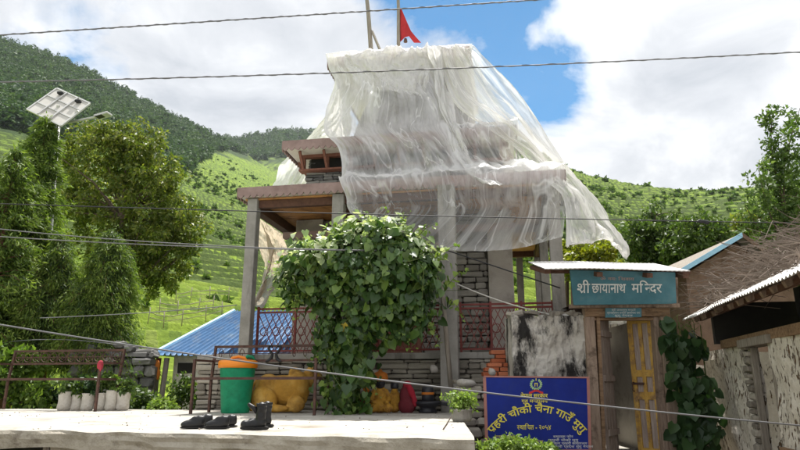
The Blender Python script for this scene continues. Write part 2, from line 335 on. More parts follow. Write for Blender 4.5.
def rot_xyz(x=0, y=0, z=0): return (Matrix.Rotation(R(z), 3, 'Z') @ Matrix.Rotation(R(y), 3, 'Y') @ Matrix.Rotation(R(x), 3, 'X'))
def copy_tree(o, parent=None):
    c = o.copy(); COL.objects.link(c); c.parent = parent
    for ch in list(o.children): copy_tree(ch, c)
    return c

def mesh_np(name, verts, nface, fverts, mat, parent=None, origin=None, smooth=False):
    """fast mesh from numpy: verts (n,3), faces all with fverts corners, in order"""
    me = bpy.data.meshes.new(name)
    if origin is not None: verts = verts - np.array(origin)[None, :]
    me.vertices.add(len(verts)); me.vertices.foreach_set('co', verts.astype(np.float32).ravel())
    return me
def quads_obj(name, verts, faces, mat, parent=None, origin=None, smooth=False):
    if origin is not None: verts = verts - np.array([origin[0], origin[1], origin[2]])[None, :]
    me = bpy.data.meshes.new(name); k = faces.shape[1]
    me.vertices.add(len(verts)); me.vertices.foreach_set('co', verts.astype(np.float32).ravel())
    me.loops.add(faces.size); me.loops.foreach_set('vertex_index', faces.astype(np.int32).ravel())
    me.polygons.add(len(faces)); me.polygons.foreach_set('loop_start', np.arange(0, faces.size, k, dtype=np.int32))
    me.polygons.foreach_set('loop_total', np.full(len(faces), k, dtype=np.int32))
    me.update(calc_edges=True); me.validate()
    if smooth: me.polygons.foreach_set('use_smooth', [True] * len(me.polygons))
    me.materials.append(mat)
    o = bpy.data.objects.new(name, me); COL.objects.link(o)
    if parent is not None: o.parent = parent
    elif origin is not None: o.location = origin
    return o
def unit(a): return a / np.maximum(np.linalg.norm(a, axis=1, keepdims=True), 1e-9)
def leaf_arrays(P, D, Nn, Ln, Wd, fold=0.25, droop=0.15, wide=False):
    """leaves as small folded blades: P base, D direction to tip, Nn face normal"""
    D = unit(D); S = unit(np.cross(D, Nn)); Nn = np.cross(S, D)
    Ln = Ln[:, None]; Wd = Wd[:, None]
    if not wide:
        b = P; l = P + D * Ln * .45 - S * Wd * .5 + Nn * Wd * fold; r_ = P + D * Ln * .45 + S * Wd * .5 + Nn * Wd * fold; t = P + D * Ln - Nn * Ln * droop
        v = np.stack([b, r_, t, l], 1).reshape(-1, 3); n = len(P)
        return v, np.arange(n * 4).reshape(n, 4)
    # heart-shaped leaf in two halves sharing the midrib
    b = P + D * Ln * .12; t = P + D * Ln - Nn * Ln * droop; vs = [b, t]
    for sgn in (1, -1):
        vs.append(P + S * sgn * Wd * .28 - D * Ln * .05 + Nn * Wd * fold * .5)
        vs.append(P + D * Ln * .28 + S * sgn * Wd * .55 + Nn * Wd * fold)
        vs.append(P + D * Ln * .68 + S * sgn * Wd * .36 + Nn * Wd * fold * .5 - Nn * Ln * droop * .4)
    v = np.stack(vs, 1).reshape(-1, 3); n = len(P); i = np.arange(n)[:, None] * 8
    f1 = i + np.array([[0, 2, 3, 4]]); f2 = i + np.array([[0, 4, 1, 0]])
    # four quads per leaf: split each half in two
    q = np.concatenate([i + np.array([[0, 2, 3, 4]]), i + np.array([[0, 5, 6, 7]])[:, ::-1]], 0)
    tr = np.concatenate([i + np.array([[0, 4, 1]]), i + np.array([[0, 1, 7]])], 0)
    tris = np.concatenate([q[:, [0, 1, 2]], q[:, [0, 2, 3]], tr], 0)
    return v, tris
def clump_leaves(centers, radii, n_each, L, W, up=0.5, flat=0.7, wide=False, droop=0.15, out=0.6, jitter=0.5):
    cs = np.repeat(np.array(centers), n_each, 0); rs = np.repeat(np.array(radii), n_each)
    n = len(cs)
    d = unit(rng.normal(size=(n, 3))); rad = rng.random(n) ** 0.5
    off = d * (rs * rad)[:, None]; off[:, 2] *= flat
    P = cs + off
    Dv = d * out + rng.normal(size=(n, 3)) * jitter; Dv[:, 2] -= droop
    Nn = rng.normal(size=(n, 3)) * (1 - up) + np.array([0, 0, 1.0]) * up
    s = rng.uniform(0.65, 1.3, n)
    return leaf_arrays(P, Dv, Nn, L * s, W * s, wide=wide)
def merge(arrs):
    vs = []; fs = []; k = 0
    for v, f in arrs: vs.append(v); fs.append(f + k); k += len(v)
    return np.concatenate(vs), np.concatenate(fs)
def fill_ellipsoids(ells, n, shell=0.45):
    """clump centres inside a set of ellipsoids (c, r), biased to the shell, avoiding smooth outlines by lumpy radius"""
    out = []; vol = np.array([e[1][0] * e[1][1] * e[1][2] for e in ells]) ** 0.75; pick = rng.choice(len(ells), n, p=vol / vol.sum())
    for i in pick:
        c, r = ells[i]; d = unit(rng.normal(size=(1, 3)))[0]
        lump = 1 + 0.22 * noise.noise(Vector(d * 2.3) + Vector((i * 3.1, 0, 0)))
        q = (shell + (1 - shell) * rng.random()) * lump
        out.append((c[0] + d[0] * r[0] * q, c[1] + d[1] * r[1] * q, c[2] + d[2] * r[2] * q))
    return out
def broad_tree(name, label, cat, base, trunk, ells, n_cl, cl_r, n_leaf, L, W, lmat, bark=None, r0=0.12, group=None, wide=False, branches=40, up=0.4, shell=0.35, droop=0.2):
    root = empty(name, base, label=label, cat=cat, group=group); b = Vector(base)
    cs = fill_ellipsoids(ells, n_cl, shell)
    rr = rng.uniform(0.6, 1.3, n_cl) * cl_r
    v, f = clump_leaves(cs, rr, n_leaf, L, W, wide=wide, up=up, droop=droop)
    quads_obj('crown', v, f, lmat, root, origin=b)
    mb = MB(); tr = [Vector(p) for p in trunk]; k = len(tr)
    mb.tube(tr, [r0 * (1 - 0.7 * i / max(1, k - 1)) for i in range(k)], 8)
    for c in cs[:branches]:
        c = Vector(c); j = min(range(k), key=lambda q: (tr[q] - c).length + (5 if tr[q].z > c.z + .1 else 0) + 0.001 * q)
        s0 = tr[j]; mid = (s0 + c) / 2 + Vector((rnd.uniform(-.1, .1), rnd.uniform(-.1, .1), 0.1)) * (c - s0).length * .6
        r1 = r0 * 0.32
        mb.tube([s0, mid, c], [r1, r1 * .6, r1 * .2], 5, cap=False)
    mb.build('trunk', bark or m_bark, root, origin=b, smooth=True)
    return root
def conifer(name, label, base, h, rad, n_br, n_sp, lmat, bark, top=0.25, z0=0.08, L=0.2, W=0.04, droop=0.6, taper=1.0, lean=(0, 0), group=None, trunk_r=0.12):
    root = empty(name, base, label=label, cat='tree', group=group); b = Vector(base)
    arrs = []; tips = []; mb = MB()
    axis = lambda t: b + Vector((lean[0] * t, lean[1] * t, h * t))
    mb.tube([axis(t) for t in (0, .3, .6, .9, 1)], [trunk_r, trunk_r * .8, trunk_r * .5, trunk_r * .2, trunk_r * .05], 8)
    for i in range(n_br):
        t = z0 + (1 - z0) * (i + rnd.random()) / n_br; s0 = axis(t); a = rnd.uniform(0, 2 * math.pi)
        prof = (1 - ((t - z0) / (1 - z0))) ** taper * (1 - top) + top * (1 - t) ** .4 * min(1, (1.02 - t) * 9)
        Lb = rad * prof * rnd.uniform(0.7, 1.12) * (1 + .75 * noise.noise(Vector((math.cos(a) * 1.3, math.sin(a) * 1.3, t * h * 1.1 + base[0])))) + 0.05
        d = Vector((math.cos(a), math.sin(a), rnd.uniform(0.1, 0.45)))
        q = [s0 + d * Lb * k + Vector((0, 0, -droop * Lb * k * k)) for k in (0, .25, .5, .75, 1.0)]
        mb.tube(q, [.014, .011, .008, .006, .003], 4, cap=False)
        n = max(6, int(n_sp * (0.25 + prof)))
        k = rng.random(n) ** 0.6; base_p = np.array([s0[:]]) + np.array(d[:])[None] * (Lb * k)[:, None]
        base_p[:, 2] -= droop * Lb * k * k
        base_p += rng.normal(size=(n, 3)) * 0.06 * (0.6 + Lb)
        Dv = np.array([[d.x, d.y, 0]]) * rng.uniform(0.2, 1, (n, 1)) + rng.normal(size=(n, 3)) * .35; Dv[:, 2] -= droop * rng.uniform(0.2, 1.4, n)
        s = rng.uniform(.6, 1.35, n)
        Nv = rng.normal(size=(n, 3)) + np.array([0, 0, .6]); tip = k > .74
        arrs.append(leaf_arrays(base_p[~tip], Dv[~tip], Nv[~tip], (L * s)[~tip], (W * s)[~tip], fold=.15, droop=.2)); tips.append(leaf_arrays(base_p[tip], Dv[tip], Nv[tip], (L * s)[tip], (W * s)[tip], fold=.15, droop=.2))
    v, f = merge(arrs)
    quads_obj('crown', v, f, lmat, root, origin=b); v, f = merge(tips); quads_obj('new_growth', v, f, m_lf_contip, root, origin=b)
    mb.build('trunk', bark, root, origin=b, smooth=True)
    return root
def stone_wall(mb, x0, x1, z0, z1, y=0.0, dep=0.12, rows=(0.07, 0.14), wid=(0.14, 0.42), mi=0, top_jit=0.0, gap=0.012, proud=0.03, bev=0.018, jit=0.008):
    z = z0
    while z < z1 - 0.02:
        h = min(rnd.uniform(*rows), z1 - z); x = x0 + rnd.uniform(-.05, 0)
        while x < x1:
            w = min(rnd.uniform(*wid), x1 - x + 0.001)
            if w < 0.05: break
            hh = h - gap; pr = rnd.uniform(-proud, proud)
            mb.box((x + w / 2, y + dep / 2 - pr, z + h / 2 + (rnd.uniform(-top_jit, top_jit) if z + h >= z1 - .03 else 0)), (w - gap, dep, hh), mi, rot=rot_xyz(0, rnd.uniform(-1.6, 1.6), 0), bev=bev, jit=jit)
            x += w
        z += h

# ------------------------------------------------------------------ terrain
def vnoise(x, y, seed=0):
    def h(i, j):
        n = np.sin(i * 127.1 + j * 311.7 + seed * 74.7) * 43758.5453
        return n - np.floor(n)
    i = np.floor(x); j = np.floor(y); fx = x - i; fy = y - j
    fx = fx * fx * (3 - 2 * fx); fy = fy * fy * (3 - 2 * fy)
    return (h(i, j) * (1 - fx) + h(i + 1, j) * fx) * (1 - fy) + (h(i, j + 1) * (1 - fx) + h(i + 1, j + 1) * fx) * fy
def fbm(x, y, seed=0, oct=4):
    s = 0; a = .5
    for k in range(oct): s = s + a * vnoise(x * 2 ** k, y * 2 ** k, seed + k); a *= .5
    return s
def sst(x, a, b):
    t = np.clip((x - a) / (b - a), 0, 1); return t * t * (3 - 2 * t)
def table(pts):
    az = []; el = []
    for x, y in pts:
        r = ray(x, y); az.append(math.atan2(r[0], r[1])); el.append(math.atan2(r[2], math.hypot(r[0], r[1])))
    o = np.argsort(az); return np.array(az)[o], np.array(el)[o]
T_LEFT = table([(-600, 80), (-300, 30), (-100, 28), (0, 43), (30, 50), (60, 60), (100, 80), (150, 106), (200, 131), (240, 152), (300, 185), (420, 240), (700, 330)])
T_MID = table([(-600, 300), (0, 240), (120, 145), (170, 138), (200, 139), (230, 140), (262, 135), (290, 131), (312, 133), (345, 142), (420, 170), (520, 215), (700, 300)])
T_RIGHT = table([(-600, 340), (100, 300), (250, 240), (380, 150), (450, 118), (520, 140), (556, 160), (590, 174), (620, 181), (660, 187), (700, 189), (740, 186), (800, 181), (900, 165), (1300, 100)])
T_FOREST = table([(-600, 130), (0, 122), (60, 128), (100, 138), (150, 158), (190, 160), (215, 150), (245, 160), (280, 164), (312, 168), (345, 172), (420, 200)])
RL, RM, RR = 900.0, 1500.0, 420.0
def hill(az, r, T, Rd, e0, p):
    E = np.interp(az, T[0], T[1]); t = np.clip(np.log(np.maximum(r, 14) / 14) / math.log(Rd / 14), 0, 1.0)
    el = R(e0) + (E - R(e0)) * t ** p
    rr = np.minimum(r, Rd)
    return EYE + rr * np.tan(el) - np.maximum(r - Rd, 0) * 0.5
def ground_z(x, y, detail=True):
    r = np.hypot(x, y); az = np.arctan2(x, y)
    base = 0.65 * sst(y, 5.6, 7.2)
    zl = hill(az, r, T_LEFT, RL, -3.9, 0.8)
    zm = hill(az, r, T_MID, RM, -8.0, 1.15)
    zr = hill(az, r, T_RIGHT, RR, -3.9, 0.85)
    hl = np.maximum(np.maximum(zl, zr), zm)
    w = sst(r, 13, 18)
    hmax = np.maximum(hl, 0.3)
    nz = (fbm(x * .02, y * .02, 3) - .45) * np.clip((r - 25) / 60, 0, 1) * 9 + (fbm(x * .09, y * .09, 9) - .45) * np.clip((r - 20) / 60, 0, 1) * 2.0
    nz = nz * np.where(r > 380, 0.6, 1.0)
    hmax = hmax + nz
    hs = np.where(r < 60, 0.8, np.where(r < 140, 1.9, 3.3))
    q = (hmax + (fbm(x * .03, y * .03, 21) - .5) * 3) / hs
    fr = q - np.floor(q)
    st = np.floor(q) + sst(fr, 0.62, 1.0) * 0.9 + fr * 0.1
    zt = hmax + (st - q) * hs
    z = base * (1 - w) + zt * w
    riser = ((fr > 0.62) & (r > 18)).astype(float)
    return z, riser, np.floor(q)
def build_terrain():
    rs = np.concatenate([np.linspace(0.5, 12, 24)[:-1], np.exp(np.linspace(math.log(12), math.log(2200), 900))])
    azs = np.concatenate([np.linspace(-R(115), -R(40), 60)[:-1], np.linspace(-R(40), R(40), 640), np.linspace(R(40), R(115), 60)[1:]])
    rg, ag = np.meshgrid(rs, azs, indexing='ij')
    x = rg * np.sin(ag); y = rg * np.cos(ag) - 0.0
    z, riser, qi = ground_z(x, y)
    el = np.arctan2(z - EYE, rg); ef = np.interp(ag, T_FOREST[0], T_FOREST[1])
    rough = (fbm(x * .012, y * .012, 31) - .47) * R(5)
    forest = sst(el + rough, ef - R(.5), ef + R(.5)) * (ag < R(1)) * (rg > 150)
    n1, n2 = rg.shape
    V_ = np.stack([x, y, z], -1).reshape(-1, 3)
    idx = np.arange(n1 * n2).reshape(n1, n2)
    Fq = np.stack([idx[:-1, :-1], idx[:-1, 1:], idx[1:, 1:], idx[1:, :-1]], -1).reshape(-1, 4)[:, ::-1]
    crop = np.sin(qi * 12.9898 + np.floor(ag * 60 + fbm(x * .02, y * .02, 5) * 6) * 78.233) * 43758.5
    crop = crop - np.floor(crop); crop = np.where(rg < 30, .5, crop)
    m, nt = newmat('terraced fields and slopes')
    at_ = N(nt, 'ShaderNodeAttribute', attribute_name='land'); sp = N(nt, 'ShaderNodeSeparateColor'); nt.links.new(at_.outputs['Color'], sp.inputs[0])
    g = N(nt, 'ShaderNodeNewGeometry')
    nn = noise_n(nt, g.outputs['Position'], 0.11, 9, 0.7); n2_ = noise_n(nt, g.outputs['Position'], 2.3, 6, 0.75)
    r1 = ramp(nt, [(0.1, (0.15, 0.23, 0.028)), (0.45, (0.27, 0.385, 0.03)), (0.75, (0.34, 0.45, 0.05)), (0.95, (0.26, 0.32, 0.07))])
    nt.links.new(sp.outputs[1], r1.inputs[0])
    r2 = ramp(nt, [(0.42, 0.0), (0.62, 1.0)]); nt.links.new(nn.outputs['Fac'], r2.inputs[0])
    mf0 = N(nt, 'ShaderNodeMapRange'); mf0.inputs[3].default_value = .55; nt.links.new(r2.outputs[0], mf0.inputs[0]); mfar = N(nt, 'ShaderNodeMath', operation='MULTIPLY'); nt.links.new(mf0.outputs[0], mfar.inputs[0]); nt.links.new(at_.outputs['Alpha'], mfar.inputs[1])
    c1 = mix_rgb(nt, r1.outputs[0], (0.12, 0.185, 0.03), mfar.outputs[0])
    r3 = ramp(nt, [(0.3, 0.62), (0.7, 1.25)]); nt.links.new(n2_.outputs['Fac'], r3.inputs[0])
    c2 = mix_rgb(nt, c1, r3.outputs[0], 1.0, 'MULTIPLY')
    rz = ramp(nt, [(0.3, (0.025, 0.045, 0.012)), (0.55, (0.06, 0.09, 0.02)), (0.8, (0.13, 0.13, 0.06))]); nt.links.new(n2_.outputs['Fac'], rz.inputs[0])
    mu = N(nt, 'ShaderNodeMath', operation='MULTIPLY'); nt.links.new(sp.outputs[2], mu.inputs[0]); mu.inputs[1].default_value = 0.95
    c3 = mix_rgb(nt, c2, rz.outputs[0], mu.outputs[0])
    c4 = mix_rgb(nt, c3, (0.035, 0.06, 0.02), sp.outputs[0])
    ad_ = N(nt, 'ShaderNodeAttribute', attribute_name='trodden'); rdirt = ramp(nt, [(0.3, (0.13, 0.105, 0.075)), (0.7, (0.24, 0.20, 0.15))]); nt.links.new(n2_.outputs['Fac'], rdirt.inputs[0])
    c4 = mix_rgb(nt, c4, rdirt.outputs[0], ad_.outputs['Fac'])
    b = N(nt, 'ShaderNodeBsdfPrincipled'); b.inputs['Roughness'].default_value = 0.95; b.inputs['Specular IOR Level'].default_value = 0.1
    nt.links.new(c4, b.inputs['Base Color'])
    bp = N(nt, 'ShaderNodeBump'); bp.inputs['Strength'].default_value = 0.8; bp.inputs['Distance'].default_value = 0.3
    nt.links.new(n2_.outputs['Fac'], bp.inputs['Height']); nt.links.new(bp.outputs[0], b.inputs['Normal'])
    o = N(nt, 'ShaderNodeOutputMaterial'); nt.links.new(b.outputs[0], o.inputs[0])
    ob = quads_obj('terrain', V_, Fq, m)
    ca = ob.data.attributes.new('land', 'FLOAT_COLOR', 'POINT')
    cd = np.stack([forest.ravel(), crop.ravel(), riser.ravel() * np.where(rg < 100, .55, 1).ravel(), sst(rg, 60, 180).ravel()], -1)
    ca.data.foreach_set('color', cd.astype(np.float32).ravel())
    td = ob.data.attributes.new('trodden', 'FLOAT', 'POINT'); wob = fbm(x * .5, y * .5, 40) * 3
    td.data.foreach_set('value', ((1 - sst(rg + wob, 12.5, 15)) * np.where(ag < -R(15), np.where(y < 9, 1, .25), 1)).astype(np.float32).ravel())
    tag(ob, kind='structure')
build_terrain()
# far blue mountain beyond the right hillside
def far_mountain():
    T = table([(500, 330), (600, 270), (700, 212), (735, 196), (765, 172), (800, 158), (860, 150), (1000, 190), (1300, 300)])
    azs = np.linspace(T[0][0], T[0][-1], 120); rs = np.linspace(2600, 4200, 30)
    P = []
    for r in rs:
        row = []
        for a in azs:
            e = np.interp(a, T[0], T[1]) ; t = (r - 2600) / 1600
            k = math.sin(min(1, t * 1.6) * math.pi / 2) if t < .625 else 1 - (t - .625)
            zz = max(0, 3600 * math.tan(e)) * k + 60 * (noise.fractal(Vector((r * .002, a * 14, 0)), 1, 2, 4)) * k
            row.append((r * math.sin(a), r * math.cos(a), zz - 5))
        P.append(row)
    mb = MB(); mb.grid(P)
    m = M('wooded far slope', [(0.3, (0.03, 0.05, 0.03)), (0.7, (0.06, 0.085, 0.045))], scale=.01, rough=1, bump=0)
    tag(mb.build('far_mountain', m, smooth=True), kind='structure')
far_mountain()

def scatter_trees():
    """the pine wood on the ridge: one far mass"""
    protos = []
    for k in range(6):
        n = 44; t = rng.random(n); a = rng.uniform(0, 6.283, n); rad = (1 - t) ** .8 * .30 + .03
        if k >= 4: rad = np.sin(np.clip(t * .9 + .1, 0, 1) * 3.14) * .36 + .04
        P = np.stack([np.cos(a) * rad * .3, np.sin(a) * rad * .3, .12 + t * .85], -1)
        D = np.stack([np.cos(a), np.sin(a), rng.uniform(-.4, .5, n)], -1)
        protos.append(leaf_arrays(P, D, rng.normal(size=(n, 3)) + [0, 0, .8], rad * .95 + .04, rad * .45 + .03, fold=.2, droop=.25))
    arrs = []; cnt = 0; tries = 0
    az0, az1 = -R(42), R(2)
    while cnt < 6500 and tries < 400:
        tries += 1
        a = rng.uniform(az0, az1, 4000); r = np.exp(rng.uniform(math.log(160), math.log(1500), 4000))
        x = r * np.sin(a); y = r * np.cos(a); z, _, _ = ground_z(x, y)
        el = np.arctan2(z - EYE, r); ef = np.interp(a, T_FOREST[0], T_FOREST[1]) + (fbm(x * .01, y * .01, 31) - .47) * R(-5)
        el_l = np.interp(a, T_LEFT[0], T_LEFT[1]); el_m = np.interp(a, T_MID[0], T_MID[1])
        zl = hill(a, r, T_LEFT, RL, -3.9, .8); zm = hill(a, r, T_MID, RM, -8, 1.15)
        onl = zl >= zm
        ok = (el > ef) & np.where(onl, r < RL * 1.01, (r > 500) & (r < RM * 1.01)) & (rng.random(4000) < np.clip((r / 900) ** 1.2, 0.15, 1)) & (el > np.where(onl, 0, el_l))
        for i in np.nonzero(ok)[0]:
            v, f = protos[rnd.randrange(6)]
            s = rnd.uniform(7, 15) * (1.35 if r[i] > 950 else 1.0); c = rnd.uniform(0, 6.28); ca, sa = math.cos(c) * s * .9, math.sin(c) * s * .9
            w = np.stack([v[:, 0] * ca - v[:, 1] * sa + x[i], v[:, 0] * sa + v[:, 1] * ca + y[i], v[:, 2] * s + z[i] - .5], -1)
            arrs.append((w, f)); cnt += 1
    v, f = merge(arrs)
    o = quads_obj('pine_forest', v, f, m_lf_pine)
    tag(o, 'dark green pine forest covering the ridge above the terraces', 'forest', kind='stuff')
    # bushes along the terrace edges
    n = 40; d = unit(rng.normal(size=(n, 3))); d[:, 2] = abs(d[:, 2])
    pv, pf = leaf_arrays(d * .35 * rng.random((n, 1)), d, rng.normal(size=(n, 3)) + [0, 0, .7], rng.uniform(.3, .6, n), rng.uniform(.25, .45, n), fold=.2, droop=.2)
    arrs = []
    a = rng.uniform(-R(36), R(36), 60000); r = np.exp(rng.uniform(math.log(45), math.log(700), 60000))
    x = r * np.sin(a); y = r * np.cos(a); z, ris, _ = ground_z(x, y)
    el = np.arctan2(z - EYE, r); ef = np.interp(a, T_FOREST[0], T_FOREST[1])
    dens = fbm(x * .02, y * .02, 77)
    right = a > R(3)
    pr = np.where(ris > 0, .55, .02) * np.clip((dens - np.where(right, .45, .41)) * 9, 0.04, 1.8) * np.where(r < 110, np.where(right, .5, .04), 1) * np.where(right, 1.5, np.where(r < 170, .25, 1.2))
    ok = (rng.random(60000) < pr) & (right | (el < ef + R(1))) & (el > R(4))
    for i in np.nonzero(ok)[0][:9000]:
        s = rnd.uniform(.5, 1.5) * min(1.7, .7 + r[i] / 400) * (rnd.choice((1, 1, 1, 1.8)))
        c = rnd.uniform(0, 6.28); ca, sa = math.cos(c) * s, math.sin(c) * s; hz = s * rnd.uniform(.7, 1.2)
        arrs.append((np.stack([pv[:, 0] * ca - pv[:, 1] * sa + x[i], pv[:, 0] * sa + pv[:, 1] * ca + y[i], pv[:, 2] * hz + z[i] - .1], -1), pf))
    v, f = merge(arrs)
    o = quads_obj('hillside_shrubs', v, f, m_lf_shrub)
    tag(o, 'low green bushes scattered along the hillside terrace edges', 'shrubs', kind='stuff')
scatter_trees()
def farmhouse(p, w, h, label):
    root = empty('farmhouse', p, label=label, cat='house'); 
    mb = MB(); mb.box((0, 0, h / 2 - 1), (w, w * .7, h + 2)); mb.build('wall', m_slate, root)
    mb = MB(); mb.box((0, 0, h + .15), (w * 1.12, w * .85, .3), bev=.05); mb.build('roof', m_greywood, root)
    for dx in (-.25, .25):
        mb = MB(); mb.box((dx * w, -w * .35 - .03, h * .55), (w * .16, .06, h * .35)); mb.build('window', m_dark, root)
for (px, py, r, w, lab) in ((566, 213, 120, 4.5, 'small grey stone farmhouse on the terraced slope behind the temple columns'),):
    rr = ray(px, py); a = math.atan2(rr[0], rr[1]); e = math.atan2(rr[2], math.hypot(rr[0], rr[1]))
    best = min(np.arange(30, 420, 1.0), key=lambda q: abs(float(np.arctan2(ground_z(np.array([q * math.sin(a)]), np.array([q * math.cos(a)]))[0][0] - EYE, q)) - e))
    z = float(ground_z(np.array([best * math.sin(a)]), np.array([best * math.cos(a)]))[0][0])
    farmhouse((best * math.sin(a), best * math.cos(a), z), w * best / r, 2.6 * best / r, lab)

# ------------------------------------------------------------------ sky, sun, camera
SUN_EL, SUN_AZ = R(66), R(10)
w = bpy.data.worlds.new('World'); scene.world = w; w.use_nodes = True
nt = w.node_tree; nt.nodes.clear()
sky = N(nt, 'ShaderNodeTexSky'); sky.sky_type = 'NISHITA'; sky.sun_disc = False; sky.sun_elevation = SUN_EL; sky.sun_rotation = SUN_AZ
sky.altitude = 2500; sky.air_density = 1.0; sky.dust_density = 0.3; sky.ozone_density = 1.5
bg1 = N(nt, 'ShaderNodeBackground'); bg1.inputs[1].default_value = 0.095
hs0 = N(nt, 'ShaderNodeHueSaturation'); hs0.inputs['Saturation'].default_value = 1.45; hs0.inputs['Hue'].default_value = .485; nt.links.new(sky.outputs[0], hs0.inputs['Color']); nt.links.new(hs0.outputs[0], bg1.inputs[0])
tc = N(nt, 'ShaderNodeTexCoord')
sep = N(nt, 'ShaderNodeSeparateXYZ'); nt.links.new(tc.outputs['Generated'], sep.inputs[0])
# cloud layer: look direction carried onto a flat deck overhead
zz = N(nt, 'ShaderNodeMath', operation='ADD'); nt.links.new(sep.outputs[2], zz.inputs[0]); zz.inputs[1].default_value = 0.35
dv = N(nt, 'ShaderNodeVectorMath', operation='DIVIDE'); cb = N(nt, 'ShaderNodeCombineXYZ')
for i in range(3): nt.links.new(zz.outputs[0], cb.inputs[i])
nt.links.new(tc.outputs['Generated'], dv.inputs[0]); nt.links.new(cb.outputs[0], dv.inputs[1])
cn = noise_n(nt, dv.outputs[0], 3.2, 12, 0.58, 0.25)
def openness(px, py, rad0, rad1):     # an opening in the cloud deck towards a compass bearing / height
    d = Vector(ray(px, py)).normalized()
    dt = N(nt, 'ShaderNodeVectorMath', operation='DOT_PRODUCT'); nt.links.new(tc.outputs['Generated'], dt.inputs[0]); dt.inputs[1].default_value = d
    mr = N(nt, 'ShaderNodeMapRange'); mr.interpolation_type = 'SMOOTHSTEP'
    mr.inputs[1].default_value = math.cos(R(rad1)); mr.inputs[2].default_value = math.cos(R(rad0)); mr.inputs[3].default_value = 0; mr.inputs[4].default_value = 1
    nt.links.new(dt.outputs['Value'], mr.inputs[0]); return mr.outputs[0]
def madd(a, b, op='ADD'):
    n = N(nt, 'ShaderNodeMath', operation=op)
    for s, v in zip(n.inputs, (a, b)):
        if isinstance(v, (int, float)): s.default_value = v
        else: nt.links.new(v, s)
    return n.outputs[0]
holes = [openness(452, -15, 3.5, 12), openness(478, 72, 2, 9.5), openness(542, 84, 1.0, 6.5), openness(430, 110, 2, 9)]
hs_ = holes[0]
for h_ in holes[1:]: hs_ = madd(hs_, h_, 'MAXIMUM')
small = madd(madd(openness(25, -25, 1, 13), 0.42, 'MULTIPLY'), madd(madd(openness(505, 14, .1, 3), 0.35, 'MULTIPLY'), madd(openness(790, 135, .1, 5), 0.30, 'MULTIPLY')))
cov = madd(madd(madd(madd(madd(cn.outputs['Fac'], -.5), 1.7, 'MULTIPLY'), 0.90), madd(hs_, 0.62, 'MULTIPLY'), 'SUBTRACT'), madd(small, 0.5, 'MULTIPLY'), 'SUBTRACT')
msk = ramp(nt, [(0.36, 0.0), (0.52, 0.7), (0.66, 1.0)]); nt.links.new(cov, msk.inputs[0])
# cloud body: bright tops, greyer thick bellies
cn2 = noise_n(nt, dv.outputs[0], 3.1, 11, 0.58, 0.5)
greyL = madd(openness(120, 30, 4, 34), 0.17, 'MULTIPLY')
greyR = madd(openness(690, 160, 1, 13), 0.15, 'MULTIPLY')
bel = madd(madd(cn2.outputs['Fac'], greyL, 'ADD'), greyR, 'ADD')
cc = ramp(nt, [(0.36, (1.0, 1.0, 1.0)), (0.52, (0.90, 0.91, 0.92)), (0.64, (0.68, 0.70, 0.735)), (0.80, (0.48, 0.51, 0.56))]); nt.links.new(bel, cc.inputs[0])
bg2 = N(nt, 'ShaderNodeBackground'); nt.links.new(cc.outputs[0], bg2.inputs[0]); bg2.inputs[1].default_value = 0.70
mxs = N(nt, 'ShaderNodeMixShader'); nt.links.new(msk.outputs[0], mxs.inputs[0]); nt.links.new(bg1.outputs[0], mxs.inputs[1]); nt.links.new(bg2.outputs[0], mxs.inputs[2])
wo = N(nt, 'ShaderNodeOutputWorld'); nt.links.new(mxs.outputs[0], wo.inputs[0])
sl = bpy.data.lights.new('sun', 'SUN'); sl.energy = 5.0; sl.angle = R(0.5); sl.color = (1.0, 0.965, 0.91)
so = bpy.data.objects.new('sun', sl); COL.objects.link(so)
sd = Vector((math.sin(SUN_AZ) * math.cos(SUN_EL), math.cos(SUN_AZ) * math.cos(SUN_EL), math.sin(SUN_EL)))
so.rotation_euler = sd.to_track_quat('Z', 'Y').to_euler(); so.location = (0, 0, 60)
cam = bpy.data.cameras.new('camera'); cam.sensor_width = 36; cam.lens = F / 800 * 36; cam.clip_end = 9000; cam.clip_start = 0.05
co = bpy.data.objects.new('camera', cam); COL.objects.link(co); co.location = (0, 0, EYE); co.rotation_euler = (R(90) + PITCH, 0, 0)
scene.camera = co
vs = scene.view_settings; vs.view_transform = 'Standard'; vs.look = 'None'; vs.gamma = 1; vs.exposure = 0.76; vs.use_curve_mapping = False
scene.render.engine = 'CYCLES'; scene.cycles.use_denoising = True; scene.cycles.max_bounces = 8; scene.cycles.transparent_max_bounces = 16
scene.cycles.sample_clamp_indirect = 6

# ------------------------------------------------------------------ lettering
_fc = {}
def glyphs(s, bold=0.0):
    if (s, bold) in _fc: return _fc[(s, bold)]
    c = bpy.data.curves.new('lettering', 'FONT'); c.body = s; c.offset = bold; c.resolution_u = 4
    o = bpy.data.objects.new('lettering', c); COL.objects.link(o)
    bpy.context.view_layer.update()
    dg = bpy.context.evaluated_depsgraph_get()
    me = bpy.data.meshes.new_from_object(o.evaluated_get(dg))
    v = [tuple(q.co)[:2] for q in me.vertices]; f = [tuple(p.vertices) for p in me.polygons]
    bpy.data.objects.remove(o); bpy.data.curves.remove(c); bpy.data.meshes.remove(me)
    _fc[(s, bold)] = (v, f); return v, f
def gmax(s): 
    v, f = glyphs(s); return max([p[0] for p in v] or [0])
def adv(s): return gmax(s + '।') - gmax('।') if s else 0
def clip_right(v, f, xc):
    out = []
    nv = []; nf = []
    for face in f:
        poly = [v[i] for i in face]; res = []
        for i, p in enumerate(poly):
            q = poly[(i + 1) % len(poly)]
            if p[0] <= xc: res.append(p)
            if (p[0] - xc) * (q[0] - xc) < 0:
                t = (xc - p[0]) / (q[0] - p[0]); res.append((xc, p[1] + (q[1] - p[1]) * t))
        if len(res) >= 3:
            n = len(nv); nv += res; nf.append(tuple(range(n, n + len(res))))
    return nv, nf
